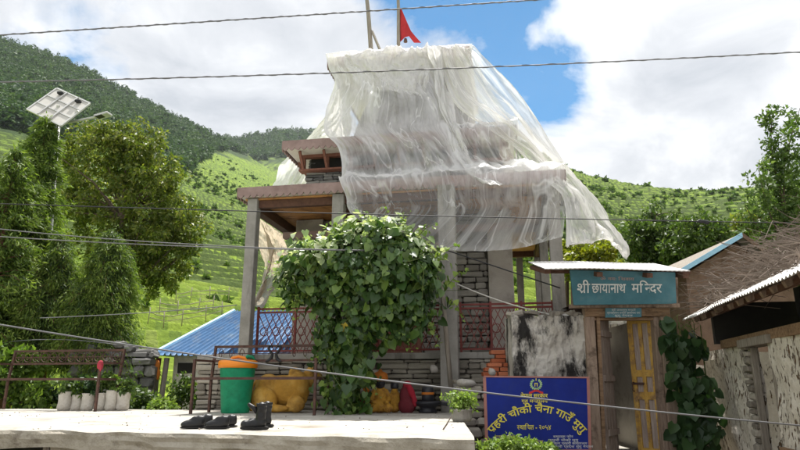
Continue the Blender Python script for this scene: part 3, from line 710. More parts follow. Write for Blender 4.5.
def words(segs, bold=0.012):
    """segs: strings in visual order; ('half', ch) a consonant without its stem, ('ra', ch) with the slanting under-stroke"""
    V_ = []; F_ = []; x = 0.0
    for s in segs:
        kind = None
        if isinstance(s, tuple): kind, s = s
        v, f = glyphs(s, bold); a = adv(s)
        if kind == 'half':
            v, f = clip_right(v, f, a - 0.17); a = a - 0.17
        n = len(V_); V_ += [(p[0] + x, p[1]) for p in v]; F_ += [tuple(i + n for i in q) for q in f]
        if kind == 'ra':
            n = len(V_); xs = x + a - 0.16
            V_ += [(xs - .22, 0.02), (xs - .17, -.04), (xs + .02, .17), (xs + .02, .26)]; F_.append((n, n + 1, n + 2, n + 3))
        x += a
    return V_, F_, x
def lettering(name, segs, mp, mat, parent, cx, base, size, bold=0.012, width=None, origin=None, polar=None):
    """set the words centred at cx, on baseline `base`; mp maps sign millimetres to the world"""
    v, f, wd = words(segs, bold); k = size; kx = width / wd if width else k
    P = []
    for (x, y) in v:
        if polar:
            r0, c0, a0, a1 = polar; t = a0 + (a1 - a0) * x / wd; rr = r0 + y * k
            P.append(mp(c0[0] + rr * math.sin(t), c0[1] - rr * math.cos(t)))
        else: P.append(mp(cx - wd * kx / 2 + x * kx, base - y * k))
    par = list(range(len(P)))
    def fnd(i):
        while par[i] != i: par[i] = par[par[i]]; i = par[i]
        return i
    for q in f:
        for j in q[1:]: par[fnd(j)] = fnd(q[0])
    ids = {}
    P = [p + Vector((0, -.0007 * (ids.setdefault(fnd(i), len(ids)) % 7), 0)) for i, p in enumerate(P)]    # each stroke a coat of paint above the last
    mb = MB(); mb.add(P, f)
    return mb.build(name, mat, parent, origin=origin)

# ------------------------------------------------------------------ concrete platform in front of the temple
def platform():
    base = Vector((-2.5, 7.5, 0)); root = empty('concrete_platform', base, label='long pale concrete platform with a rough edge carrying the benches and shoes', cat='platform')
    c = [Vector((-9.0, 7.45, 0)), Vector((0.57, 5.03, 0)), Vector((0.86, 9.9, 0)), Vector((-9.5, 11.6, 0))]
    nu, nv = 110, 40; P = []
    for j in range(nv + 1):
        row = []
        for i in range(nu + 1):
            a = c[0].lerp(c[1], i / nu); b = c[3].lerp(c[2], i / nu); p = a.lerp(b, (j / nv) ** 1.3)
            p = p + Vector((0, 0, 1.22 + 0.006 * noise.noise(p * 1.7)))
            if j == 0: p += Vector((0, -0.02 - 0.035 * noise.noise(Vector((p.x * 2.3, 0, 0))), -0.018 + 0.014 * noise.noise(Vector((p.x * 3.1, 5, 0)))))
            row.append(p)
        P.append(row)
    mb = MB(); mb.grid(P); mb.build('slab', m_slab, root, origin=base, smooth=True)
    # rough front edge, then the wall with two low openings below
    mb = MB(); rows = []
    for zi, z in enumerate((0, -.03, -.07, -.11, -.15)):
        rows.append([Vector((p.x, p.y - (.012 if 0 < zi < 4 else 0) + 0.03 * noise.noise(Vector((p.x * 3, zi * .8, 3))), p.z + z + (0.025 * noise.noise(Vector((p.x * 2, 8, 0))) if zi == 4 else 0))) for p in P[0]])
    rows.append([Vector((p.x, p.y + .3, 1.06)) for p in P[0]])
    mb.grid(rows); 
    side = [P[j][-1] for j in range(nv + 1)]
    mb.grid([[q + Vector((0, 0, 0)) for q in side], [q + Vector((.015, 0, -.16)) for q in side], [Vector((q.x, q.y, 0.2)) for q in side]])
    mb.build('slab_edge', m_slabface, root, origin=base)
    d = (c[1] - c[0]).normalized(); n = Vector((d.y, -d.x, 0))
    def along(px, z=1.0):
        k0, k1 = 0.0, 1.0
        for _ in range(40):
            k = (k0 + k1) / 2; q = c[0].lerp(c[1], k); X = 400 + F * q.x / (q.y * math.cos(PITCH) + (z - EYE) * math.sin(PITCH))
            if X < px: k0 = k
            else: k1 = k
        return c[0].lerp(c[1], k0)
    for x0, x1 in ((-140, -40), (46, 74), (112, 470)):
        mb = MB(); a, b = along(x0), along(x1); 
        off = Vector((0, .06, 0))
        vs_ = [a + off, b + off, b + off + Vector((0, .35, 0)), a + off + Vector((0, .35, 0))]
        mb.hexa([q + Vector((0, 0, -.1)) for q in vs_] + [q + Vector((0, 0, 1.09)) for q in vs_])
        mb.build('wall', m_slabface, root, origin=base)
    mb = MB(); a, b = c[0] + Vector((0, 1.2, 0)), c[1] + Vector((0, 1.2, 0))
    vs_ = [a, b, b + Vector((0, .1, 0)), a + Vector((0, .1, 0))]
    mb.hexa([q + Vector((0, 0, -.1)) for q in vs_] + [q + Vector((0, 0, 1.05)) for q in vs_]); mb.build('recess_wall', m_mortar, root, origin=base)
    mb = MB(); a = along(76) + Vector((0, .1, 1.02)); b = along(118) + Vector((0, .1, .86)); mb.tube([a, b], .02, 6); mb.build('rod', m_iron, root, origin=base)
    mb = MB(); a = along(41) + Vector((0, .08, 0)); mb.tube([a + Vector((0, 0, .2)), a + Vector((0, 0, 1.07))], .03, 6); mb.build('prop', m_greywood, root, origin=base)
platform()

# ------------------------------------------------------------------ temple
TZ = 1.0
temple = empty('temple', (O[0], O[1], TZ), -A, label='three tiered village temple of stone and concrete wrapped in plastic', cat='temple')
TO = (0, 0, TZ)
def tb(mb, name, mat, parent=None, **k): return mb.build(name, mat, parent or temple, origin=TO, **k)
def scallop(mb, a, b, zt, zb, th=0.02, step=0.118, dep=0.05):
    a = Vector((a[0], a[1], 0)); b = Vector((b[0], b[1], 0)); d = b - a; L = d.length; d.normalize(); nrm = Vector((d.y, -d.x, 0)) * th
    n = int(L / step); st = L / n
    for i in range(n):
        x0 = i * st; poly = [(x0, zt), (x0, zb)]
        for k in range(0, 7):
            t = k / 6; poly.append((x0 + st * (.04 + .92 * t), zb - dep * math.sin(math.pi * t) ** .7))
        poly += [(x0 + st, zb), (x0 + st, zt)]
        m = len(poly); f = [a + d * p[0] + Vector((0, 0, p[1] + rnd.uniform(-.003, .003))) + nrm for p in poly]; g = [q - nrm for q in f]
        mb.add(f + g, [tuple(range(m)), tuple(range(2 * m - 1, m - 1, -1))] + [(j, j + m, (j + 1) % m + m, (j + 1) % m) for j in range(m)])
def tier(u0, u1, v0, v1, zb, zt, fdep):
    mb = MB(); mb.box(((u0 + u1) / 2, (v0 + v1) / 2, (zb + zt) / 2), (u1 - u0 - .06, v1 - v0 - .06, zt - zb)); r = tb(mb, 'roof', m_roofcem, bevel=.01)
    mb = MB(); scallop(mb, (u0, v0), (u1, v0), zt - .005, zt - fdep); scallop(mb, (u0, v1), (u0, v0), zt - .005, zt - fdep)
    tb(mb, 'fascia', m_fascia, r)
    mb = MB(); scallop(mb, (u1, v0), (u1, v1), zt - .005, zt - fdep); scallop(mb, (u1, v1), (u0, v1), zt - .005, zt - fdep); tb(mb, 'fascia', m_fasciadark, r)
    return r
r1 = tier(-2.85, 2.65, 0, 5.5, 4.76, 4.93, .15)
r2 = tier(-2.33, 1.94, .65, 4.85, 5.87, 6.02, .15)
r3 = tier(-1.74, 1.14, 1.4, 4.2, 7.86, 8.10, .19)
mb = MB(); mb.box((-.1, 2.75, 4.735), (5.3, 5.3, .03)); tb(mb, 'ceiling', m_ceil, r1)
mb = MB()
for u in (-2.6, -1.07, .77, 2.42): mb.box((u, 2.75, 4.63), (.16, 5.2, .18))
for v in (.18, 2.7, 5.25): mb.box((-.1, v, 4.65), (5.15, .1, .13))
tb(mb, 'beams', m_beam, r1)
# plinth
mb = MB(); mb.box((-.3, 3.12, 1.25), (6.3, 5.4, 1.5)); pl_ = tb(mb, 'plinth', m_mortar)
mb = MB(); stone_wall(mb, -3.5, 2.95, 1.0, 2.0, y=.32, dep=.16, rows=(.05, .12), wid=(.14, .55), proud=.03)
tb(mb, 'stone_facing', m_stone, pl_)
mb = MB(); mb.box((-.28, 3.1, 2.06), (6.5, 5.6, .10)); tb(mb, 'floor_slab', m_conc, pl_, bevel=.012)
mb = MB(); stone_wall(mb, -5.6, -.42, 1.0, 2.0, y=0, dep=.14, rows=(.06, .12), wid=(.15, .5))
sw = tb(mb, 'side_facing', m_stone, pl_); 
for v_ in sw.data.vertices:
    x, y = v_.co.x, v_.co.y; v_.co.x = -3.5 + y + .02; v_.co.y = -x
# columns
for u, v, w_, z0, z1 in ((-2.6, .14, .18, 1.22, 4.74), (-1.07, .14, .2, 1.22, 4.74), (.77, .0, .27, 1.22, 4.74), (2.45, .14, .19, 1.9, 4.74), (-2.6, 2.7, .2, 2.1, 4.74), (-2.6, 5.2, .2, 2.1, 4.74),
                    (2.42, 2.95, .17, 2.1, 4.74), (2.42, 5.2, .2, 2.1, 4.74), (1.98, 5.6, .16, 1.0, 4.74)):
    mb = MB(); mb.box((u, v, (z0 + z1) / 2), (w_, w_, z1 - z0)); tb(mb, 'column', m_conc, bevel=.012)
# sanctum
mb = MB(); mb.box((-.23, 3.1, 3.4), (3.9, 2.9, 2.66)); ce = tb(mb, 'sanctum_wall', m_mortar)
mb = MB(); stone_wall(mb, -1.74, 1.34, 2.11, 4.7, y=1.53, dep=.14, rows=(.10, .13), wid=(.2, .42), proud=.008, gap=.014); tb(mb, 'block_facing', m_cmu, ce)
for u_, w_ in ((-2.02, .54), (1.57, .44)):
    mb = MB(); mb.box((u_, 1.72, 3.4), (w_, .56, 2.6)); tb(mb, 'pier', m_pier, ce, bevel=.012)
mb = MB(); mb.box((-.3, 1.4, 4.36), (4.3, .35, .07)); cn_ = tb(mb, 'door_canopy', m_conc, ce)
mb = MB(); scallop(mb, (-2.45, 1.2), (1.85, 1.2), 4.40, 4.29, dep=.035); tb(mb, 'fascia', m_fascia, cn_)
mb = MB(); mb.box((-.35, 1.5, 3.1), (.95, .07, 1.95)); dr = tb(mb, 'door', m_redwood, ce)
# second storey: slate with a timber window band
mb = MB(); mb.box((-.17, 2.75, 5.4), (3.6, 3.0, 1.0)); s2 = tb(mb, 'tower_wall', m_dark)
mb = MB(); stone_wall(mb, -2.02, 1.7, 4.93, 5.55, y=1.16, dep=.14, rows=(.035, .07), wid=(.12, .4), proud=.015, gap=.008); tb(mb, 'slate_facing', m_slate, s2)
mb = MB(); stone_wall(mb, -1.95, 1.0, 4.93, 5.87, y=1.3, dep=.14, rows=(.04, .09), wid=(.14, .45), proud=.01, gap=.008); tb(mb, 'slate_facing', m_slate, s2)
mb = MB(); stone_wall(mb, -4.2, -1.25, 4.93, 5.87, y=0, dep=.14, rows=(.035, .08), wid=(.12, .4), proud=.015, gap=.008)
sw = tb(mb, 'side_facing', m_slate, s2)
for v_ in sw.data.vertices:
    x, y = v_.co.x, v_.co.y; v_.co.x = -2.02 + y; v_.co.y = -x
mb = MB(); mb.box((-.16, 1.12, 5.565), (3.95, .2, .035)); mb.box((-.16, 1.08, 5.84), (3.95, .1, .06)); fr_ = tb(mb, 'window_frame', m_redwood, s2)
for i in range(9):
    u = -2.05 + i * .465
    mb = MB(); mb.box((u, 1.08, 5.70), (.055, .06, .25)); tb(mb, 'window_post', m_redwood, s2)
    mb = MB(); mb.beam((u, 1.05, 5.58), (u, .8, 5.86), .045, .045); tb(mb, 'roof_strut', m_redwood, s2)
for v in (1.4, 2.2, 3.0, 3.8):
    mb = MB(); mb.beam((-2.05, v, 5.5), (-2.28, v, 5.86), .045, .045); tb(mb, 'roof_strut', m_redwood, s2)
# top storey
mb = MB(); rows = []
for z, h in ((6.0, 1.16), (6.3, 1.15), (6.6, 1.10), (6.9, 1.02), (7.2, .92), (7.5, .80), (7.75, .72), (7.88, .68)):
    ring = []
    for k in range(32):
        t = 2 * math.pi * (k + .5) / 32; c_, s_2 = math.cos(t), math.sin(t); q = h / (abs(c_) ** 5 + abs(s_2) ** 5) ** .2
        ring.append((-.3 + c_ * q, 2.8 + s_2 * q * .93, z))
    rows.append(ring + [ring[0]])
mb.grid(rows); s3 = tb(mb, 'upper_tower', m_tower, smooth=True)
mb = MB(); mb.box((.7, 1.55, 6.2), (1.4, .7, .3)); mb.box((.75, 1.6, 7.0), (.9, .25, 1.3)); tb(mb, 'cornice_block', m_tower, s3, bevel=.02)
# railings between the columns
def railing(u0, u1, panel):
    p = MB(); 
    for z in (2.16, 2.80, 2.86): p.beam((u0, .36, z), (u1, .36, z), .03, .03)
    n = max(1, round((u1 - u0) / .55)); 
    for i in range(n + 1):
        u = u0 + (u1 - u0) * i / n; p.beam((u, .36, 2.11), (u, .36, 2.90), .035, .035)
    r = tb(p, 'railing', m_redrail)
    q = MB(); k = .11
    for i in range(int((u1 - u0) / k) + 1):
        u = u0 + i * k
        q.beam((u, .36, 2.18), (min(u + .3, u1), .36, 2.18 + .6 * min(1, (u1 - u) / .3)), .012, .012); q.beam((u, .37, 2.18 + .6), (min(u + .3, u1), .37, 2.78 - .6 * min(1, (u1 - u) / .3)), .012, .012)
    for i in range(int((u1 - u0) / .22)):
        c = Vector((u0 + .12 + i * .22, .35, 2.48)); q.tube([c + Vector((.07 * math.cos(t), 0, .07 * math.sin(t))) for t in [j * .628 for j in range(11)]], .008, 4)
    tb(q, 'lattice', m_redrail, r)
railing(-2.5, -1.18, True); railing(.92, 2.36, True); railing(-.95, .62, True)
# ------------------------------------------------------------------ plastic sheeting
def plasticmat(name, tint, o0, o1, gloss=0.12):
    m, nt = newmat(name)
    a = N(nt, 'ShaderNodeAttribute', attribute_name='st'); mp = N(nt, 'ShaderNodeMapping'); mp.inputs['Scale'].default_value = (16, 3.4, 1)
    nt.links.new(a.outputs['Vector'], mp.inputs[0]); n = noise_n(nt, mp.outputs[0], 1.0, 7, 0.68, 1.6)
    mp2 = N(nt, 'ShaderNodeMapping'); mp2.inputs['Scale'].default_value = (5, 4, 1); nt.links.new(a.outputs['Vector'], mp2.inputs[0])
    n2 = noise_n(nt, mp2.outputs[0], 1.0, 5, 0.6, 0.8)
    ad = N(nt, 'ShaderNodeMath', operation='ADD'); nt.links.new(n.outputs['Fac'], ad.inputs[0]); nt.links.new(n2.outputs['Fac'], ad.inputs[1])
    sp = N(nt, 'ShaderNodeSeparateXYZ'); nt.links.new(a.outputs['Vector'], sp.inputs[0])
    ad2 = N(nt, 'ShaderNodeMath', operation='ADD'); nt.links.new(ad.outputs[0], ad2.inputs[0]); nt.links.new(sp.outputs[2], ad2.inputs[1])
    mp5 = N(nt, 'ShaderNodeMapping'); mp5.inputs['Scale'].default_value = (8, 2.6, 1); nt.links.new(a.outputs['Vector'], mp5.inputs[0]); n5 = noise_n(nt, mp5.outputs[0], 1.0, 3, .5, 1.2)
    sb = N(nt, 'ShaderNodeMath', operation='SUBTRACT'); nt.links.new(n5.outputs['Fac'], sb.inputs[0]); sb.inputs[1].default_value = .5; ab = N(nt, 'ShaderNodeMath', operation='ABSOLUTE'); nt.links.new(sb.outputs[0], ab.inputs[0])
    crz = N(nt, 'ShaderNodeMapRange'); crz.inputs[1].default_value = 0; crz.inputs[2].default_value = .022; crz.inputs[3].default_value = .34; crz.inputs[4].default_value = 0; nt.links.new(ab.outputs[0], crz.inputs[0])  # crease lines made more opaque to paint in the fold highlights
    ad3 = N(nt, 'ShaderNodeMath', operation='ADD'); nt.links.new(ad2.outputs[0], ad3.inputs[0]); nt.links.new(crz.outputs[0], ad3.inputs[1]); ad2 = ad3
    mr = N(nt, 'ShaderNodeMapRange'); mr.inputs[1].default_value = .7; mr.inputs[2].default_value = 1.35; mr.inputs[3].default_value = o0; mr.inputs[4].default_value = o1
    nt.links.new(ad2.outputs[0], mr.inputs[0])
    d = N(nt, 'ShaderNodeBsdfDiffuse'); d.inputs[0].default_value = (*tint, 1); t = N(nt, 'ShaderNodeBsdfTranslucent'); t.inputs[0].default_value = (*tint, 1)
    g = N(nt, 'ShaderNodeBsdfGlossy'); g.inputs['Roughness'].default_value = .28; g.inputs[0].default_value = (.9, .9, .9, 1)
    mp3 = N(nt, 'ShaderNodeMapping'); mp3.inputs['Scale'].default_value = (34, 26, 1); nt.links.new(a.outputs['Vector'], mp3.inputs[0])
    n4 = noise_n(nt, mp3.outputs[0], .5, 4, .6); mxv = mix_rgb(nt, mp3.outputs[0], n4.outputs['Color'], .55, 'ADD'); n3 = N(nt, 'ShaderNodeTexVoronoi'); n3.inputs['Scale'].default_value = .8; nt.links.new(mxv, n3.inputs['Vector'])
    bp = N(nt, 'ShaderNodeBump'); bp.inputs['Strength'].default_value = .45; bp.inputs['Distance'].default_value = .04
    nt.links.new(n3.outputs['Distance'], bp.inputs['Height'])
    for q in (d, t, g): nt.links.new(bp.outputs[0], q.inputs['Normal'])
    m1 = N(nt, 'ShaderNodeMixShader'); m1.inputs[0].default_value = .64; nt.links.new(d.outputs[0], m1.inputs[1]); nt.links.new(t.outputs[0], m1.inputs[2])
    m2 = N(nt, 'ShaderNodeMixShader'); m2.inputs[0].default_value = gloss; nt.links.new(m1.outputs[0], m2.inputs[1]); nt.links.new(g.outputs[0], m2.inputs[2])
    tr = N(nt, 'ShaderNodeBsdfTransparent'); tr.inputs[0].default_value = (.96, .95, .94, 1)
    m3 = N(nt, 'ShaderNodeMixShader'); nt.links.new(mr.outputs[0], m3.inputs[0]); nt.links.new(tr.outputs[0], m3.inputs[1]); nt.links.new(m2.outputs[0], m3.inputs[2])
    o = N(nt, 'ShaderNodeOutputMaterial'); nt.links.new(m3.outputs[0], o.inputs[0])
    return m
m_plas = plasticmat('milky plastic film', (.96, .962, .97), .20, .90)
m_plas2 = plasticmat('dusty plastic film', (.91, .90, .885), .5, .93)
m_plas3 = plasticmat('tan tarpaulin', (.62, .52, .40), .75, .97, .06)
def cr(p0, p1, p2, p3, t):
    return 0.5 * ((2 * p1) + (p2 - p0) * t + (2 * p0 - 5 * p1 + 4 * p2 - p3) * t * t + (3 * p1 - p0 - 3 * p2 + p3) * t ** 3)
def spline(pts, n):
    pts = np.array(pts, float); k = len(pts); out = []
    for i in range(n + 1):
        x = i / n * (k - 1); j = min(int(x), k - 2); t = x - j
        out.append(cr(pts[max(j - 1, 0)], pts[j], pts[j + 1], pts[min(j + 2, k - 1)], t))
    return np.array(out)
def sheet(name, rows, label, mat, nu=150, nv=150, amp=.05, fr=13, seed=0, cat='sheet', dens=None, rest=()):
    """a draped sheet through rows of (u, v, z) points, gathered into running folds"""
    R1 = [spline(r, nu) for r in rows]
    G = np.array([spline([r[i] for r in R1], nv) for i in range(nu + 1)])      # (nu+1, nv+1, 3)
    du = np.gradient(G, axis=0); dvv = np.gradient(G, axis=1); nn = np.cross(du.reshape(-1, 3), dvv.reshape(-1, 3)); nn = unit(nn).reshape(G.shape)
    s = np.linspace(0, 1, nu + 1)[:, None] * np.ones((1, nv + 1)); t = np.ones((nu + 1, 1)) * np.linspace(0, 1, nv + 1)[None]
    w1 = vnoise(s * fr * .8 + 3.2 * vnoise(s * 3, t * 4, seed + 5), t * 2.6 + seed, seed); w1 = 1 - np.abs(2 * w1 - 1)
    w2 = vnoise(s * fr * 3.3 + 1.5 * t, t * 4.5 + seed, seed + 2); w2 = 1 - np.abs(2 * w2 - 1)
    w3 = fbm(s * 9, t * 9, seed + 8) - .5; w4 = 1 - np.abs(2 * vnoise(s * 30 + t * 24, t * 20 - s * 14, seed + 4) - 1)
    env = np.clip(.35 + 1.1 * np.sin(np.pi * np.clip(t, 0, 1)) ** .6 + .2 * t, 0, 1.3)
    for q_ in rest: env = env * (1 - .82 * np.exp(-((t - q_) / .045) ** 2))
    d = amp * (w1 - .5) * 1.9 * env + amp * .45 * (w2 - .5) * env + amp * 1.7 * w3 * env + amp * .25 * (w4 - .5) * np.minimum(env, 1) + amp * 1.6 * (vnoise(s * 4.5, t * 5 + seed, seed + 12) - .5) * env
    G = G + nn * d[..., None]
    v = G.reshape(-1, 3); idx = np.arange((nu + 1) * (nv + 1)).reshape(nu + 1, nv + 1)
    f = np.stack([idx[:-1, :-1], idx[1:, :-1], idx[1:, 1:], idx[:-1, 1:]], -1).reshape(-1, 4)
    wv = np.array([L2W(*p)[:] for p in v]); c = wv.mean(0); org = (c[0], c[1], float(wv[:, 2].min()))
    o = quads_obj(name, wv, f, mat, origin=org, smooth=True)
    at_ = o.data.attributes.new('st', 'FLOAT_VECTOR', 'POINT')
    dn = np.zeros_like(s) if dens is None else dens(s, t)
    at_.data.foreach_set('vector', np.stack([s + seed, t, dn], -1).reshape(-1, 3).astype(np.float32).ravel())
    tag(o, label, cat); return o
def rowpx(L, Rr, v, n=7, v2=None, dy=None):
    out = []
    for i in range(n):
        k = i / (n - 1); vv = v + ((v2 if v2 is not None else v) - v) * k
        out.append(tuple(loc(L[0] + (Rr[0] - L[0]) * k, L[1] + (Rr[1] - L[1]) * k + (dy[i] if dy else 0), vv)))
    return out
top0 = [(u, 2.4, 8.17 + .03 * math.sin(u * 5)) for u in np.linspace(-1.84, 1.12, 7)]
hem = [(350, 212), (368, 227), (392, 239), (425, 247), (465, 251), (515, 248), (563, 236)]
def taut(row, v, z=None):      # on the left the film hangs taut from the top roof to the lower eave; on the right it rests on each tier
    out = []
    for i, p in enumerate(row):
        k = float(np.clip((.80 - i / (len(row) - 1)) / .28, 0, 1)); k = k * k * (3 - 2 * k)
        out.append((p[0], p[1] * (1 - k) + v * k, p[2] if z is None else p[2] * (1 - k) + z * k))
    return out
rowsA = [top0, rowpx((326, 53), (472, 44.5), 1.27), rowpx((328, 66), (475, 56), 1.22), taut(rowpx((336, 83), (486, 82), 1.08), .98), taut(rowpx((333, 108), (503, 108), .95), .70, 6.80),
         taut([(u, .80, 6.22) for u in np.linspace(-1.5, 1.95, 7)], .53, 6.33), taut([(u, .53, 6.055) for u in np.linspace(-1.45, 1.98, 7)], .42, 6.02), taut(rowpx((339, 151), (522, 143), .46), .34, 5.72), taut(rowpx((344, 165), (533, 158), .42, dy=[0, 2, 3, 3, 3, 3, 2]), .24, 5.40),
         [(u, .12, 5.10) for u in np.linspace(-1.05, 2.55, 7)], [(u, -.11, 4.965) for u in np.linspace(-1.02, 2.68, 7)], rowpx((346, 197), (565, 196), -.16), rowpx((347, 206), (565, 214), -.18, dy=[0, 2, 3, 2, 1, 0, 0]), [tuple(loc(x, y, -.19)) for x, y in hem]]
def densA(s, t):
    bundle = np.exp(-((s - (.66 + .12 * np.sin(t * 5) * .3 - .12 * t)) / .025) ** 2) * (t < .72) * .45
    topw = np.clip(1 - t / .2, 0, 1) * .28 * (s < .7)
    edge = np.exp(-(s / .05) ** 2) * .5
    roofw = np.exp(-((t - .72) / .035) ** 2) * .7 + np.exp(-((t - .44) / .03) ** 2) * .4 * sst(s, .66, .8)
    return bundle + topw + edge + roofw - .08 + .10 * sst(.62 - t, 0, .2) * sst(.75 - s, 0, .25) - .11 * sst(t, .79, .84) * (1 - sst(t, .975, .995))
sheet('plastic_sheet', rowsA, 'large milky plastic sheet draped over the temple tiers from top roof to lower eave', m_plas, 200, 210, .075, 15, 1, dens=densA, rest=(1 / 13, 6 / 13, 10 / 13, 11.3 / 13, 12.2 / 13))
Lc = [(436, 46, 1.25), (442, 72, 1.1), (456, 104, .75), (490, 128, .5), (524, 150, .36), (548, 177, -.12), (562, 198, -.28), (566, 221, -.4)]
Rc = [(472, 45, 1.25), (488, 60, 1.25), (516, 90, 1.1), (543, 127, .9), (566, 161, .7), (585, 186, .5), (603, 210, .3), (622, 232, .15)]
rowsC = [[(u, 2.2, 8.2) for u in np.linspace(.4, 1.1, 5)]] + [[tuple(loc(a[0] + (b[0] - a[0]) * k, a[1] + (b[1] - a[1]) * k, a[2] + (b[2] - a[2]) * k - .12 * math.sin(k * math.pi))) for k in (0, .25, .5, .75, 1)] for a, b in zip(Lc, Rc)]
rowsC.append([tuple(loc(x, y, v)) for x, y, v in ((566, 243, -.45), (587, 241, -.5), (607, 237, -.35), (620, 247, -.2), (632, 252, 0))])
rowsC.append([tuple(loc(x, y, v)) for x, y, v in ((567, 245, -.45), (588, 243, -.5), (608, 240, -.32), (621, 254, -.15), (628, 260, -.05))])
sheet('plastic_sheet', rowsC, 'loose plastic flap blowing out past the right end of the lower temple roof', m_plas2, 90, 150, .07, 6, 3, dens=lambda s, t: np.exp(-(s / .06) ** 2) * .5 + np.exp(-((1 - s) / .04) ** 2) * .4 + np.clip((t - .8) * 2, 0, .4) - .12)
# gathered rope of plastic between the two sheets
rowsD = [[tuple(loc(x + k * wd, y, v - .10 * math.sin(k * math.pi))) for k in (0, .25, .5, .75, 1)] for x, y, v, wd in ((425, 46, 1.16, 16), (430, 62, 1.1, 13), (435, 85, 1.0, 12), (441, 110, .8, 11), (450, 135, .38, 13), (460, 158, .3, 14), (470, 174, .0, 18), (482, 183, -.22, 22))]
sheet('plastic_sheet', rowsD, 'narrow gathered fold of white plastic hanging down the middle of the temple', m_plas2, 40, 140, .07, 5, 5, dens=lambda s, t: .35 + 0 * s)
rowsB = [[tuple(loc(a[0] + (b[0] - a[0]) * k, a[1] + (b[1] - a[1]) * k, v - .2 * math.sin(k * math.pi))) for k in (0, .33, .66, 1)] for a, b, v in
         (((336, 72), (350, 72), 2.4), ((331, 100), (352, 96), 2.5), ((322, 120), (352, 122), 2.6), ((303, 143), (345, 145), 2.7), ((285, 165), (320, 165), 2.7), ((270, 188), (303, 187), 2.5))]
sheet('plastic_sheet', rowsB, 'sunlit cream plastic sheet falling behind the slate tower onto the lower roof', m_plas2, 60, 90, .07, 6, 7, dens=lambda s, t: .3 + 0 * s)
rowsE = [[tuple(loc(a[0] + (b[0] - a[0]) * k, a[1] + (b[1] - a[1]) * k, v - .1 * math.sin(k * 6))) for k in (0, .33, .66, 1)] for a, b, v in
         (((251, 213), (285, 235), 3.2), ((257, 236), (285, 250), 3.25), ((262, 258), (283, 266), 3.3), ((258, 285), (273, 288), 3.1), ((250, 306), (261, 307), 2.9))]
sheet('tarpaulin', rowsE, 'tan tarpaulin hanging below the left eave between the temple columns', m_plas3, 50, 80, .06, 5, 9, cat='tarpaulin', dens=lambda s, t: .3 + 0 * s)
# second loose film over the top roof front, where the photo shows it doubled
rowsF = [[(u, 2.0, 8.22) for u in np.linspace(-1.2, .3, 5)], rowpx((346, 52), (428, 47), 1.18, 5), rowpx((344, 62), (430, 60), 1.1, 5), rowpx((352, 76), (428, 80), .98, 5), rowpx((362, 88), (424, 94), .9, 5)]
sheet('plastic_sheet', rowsF, 'bright crumpled plastic film doubled over the front of the top roof', m_plas2, 90, 70, .06, 9, 11, dens=lambda s, t: .25 - .5 * np.clip(t - .75, 0, 1) * 2)

# flag poles on the top roof
def pole(name, a, b, r, label, cat):
    root = empty(name, a, label=label, cat=cat); mb = MB(); mb.tube([a, (a + b) / 2 + Vector((.015, 0, 0)), b], [r, r * .9, r * .7], 8); mb.build('pole', m_greywood, root, origin=a, smooth=True); return root
p1 = pole('timber_pole', locw(371, 50, 2.6), locw(364, -28, 2.6), .05, 'bare grey timber pole with a brace on the temple top', 'pole')
mb = MB(); mb.beam(locw(372, 31, 2.6), locw(380, 50, 2.45), .05, .04); mb.build('brace', m_greywood, p1, origin=locw(371, 50, 2.6))
a = locw(398.5, 46, 2.6); p2 = pole('flag_pole', a, locw(397, -30, 2.6), .04, 'wooden flag pole with a limp red flag on the temple top', 'flag')
fp = [(399, 6), (402, 10), (407, 22), (411, 31), (416, 37), (421, 42.5), (414, 42.5), (409, 36), (405, 37), (402, 40), (399, 43)]
mb = MB(); pts = [locw(x, y, 2.6 + .05 * math.sin(x * .9)) for x, y in fp]; n = len(pts); th = Vector((.0, .012, 0))
mb.add(pts + [p + th for p in pts], [tuple(range(n)), tuple(range(2 * n - 1, n - 1, -1))] + [(i, i + n, (i + 1) % n + n, (i + 1) % n) for i in range(n)]); mb.build('flag', m_flag, p2, origin=a)
mb = MB(); mb.lathe([(.005, .1), (.03, .08), (.045, .0), (.0, 0)], locw(405.5, 42, 2.55), 10); mb.build('bell', m_iron, p2, origin=a)

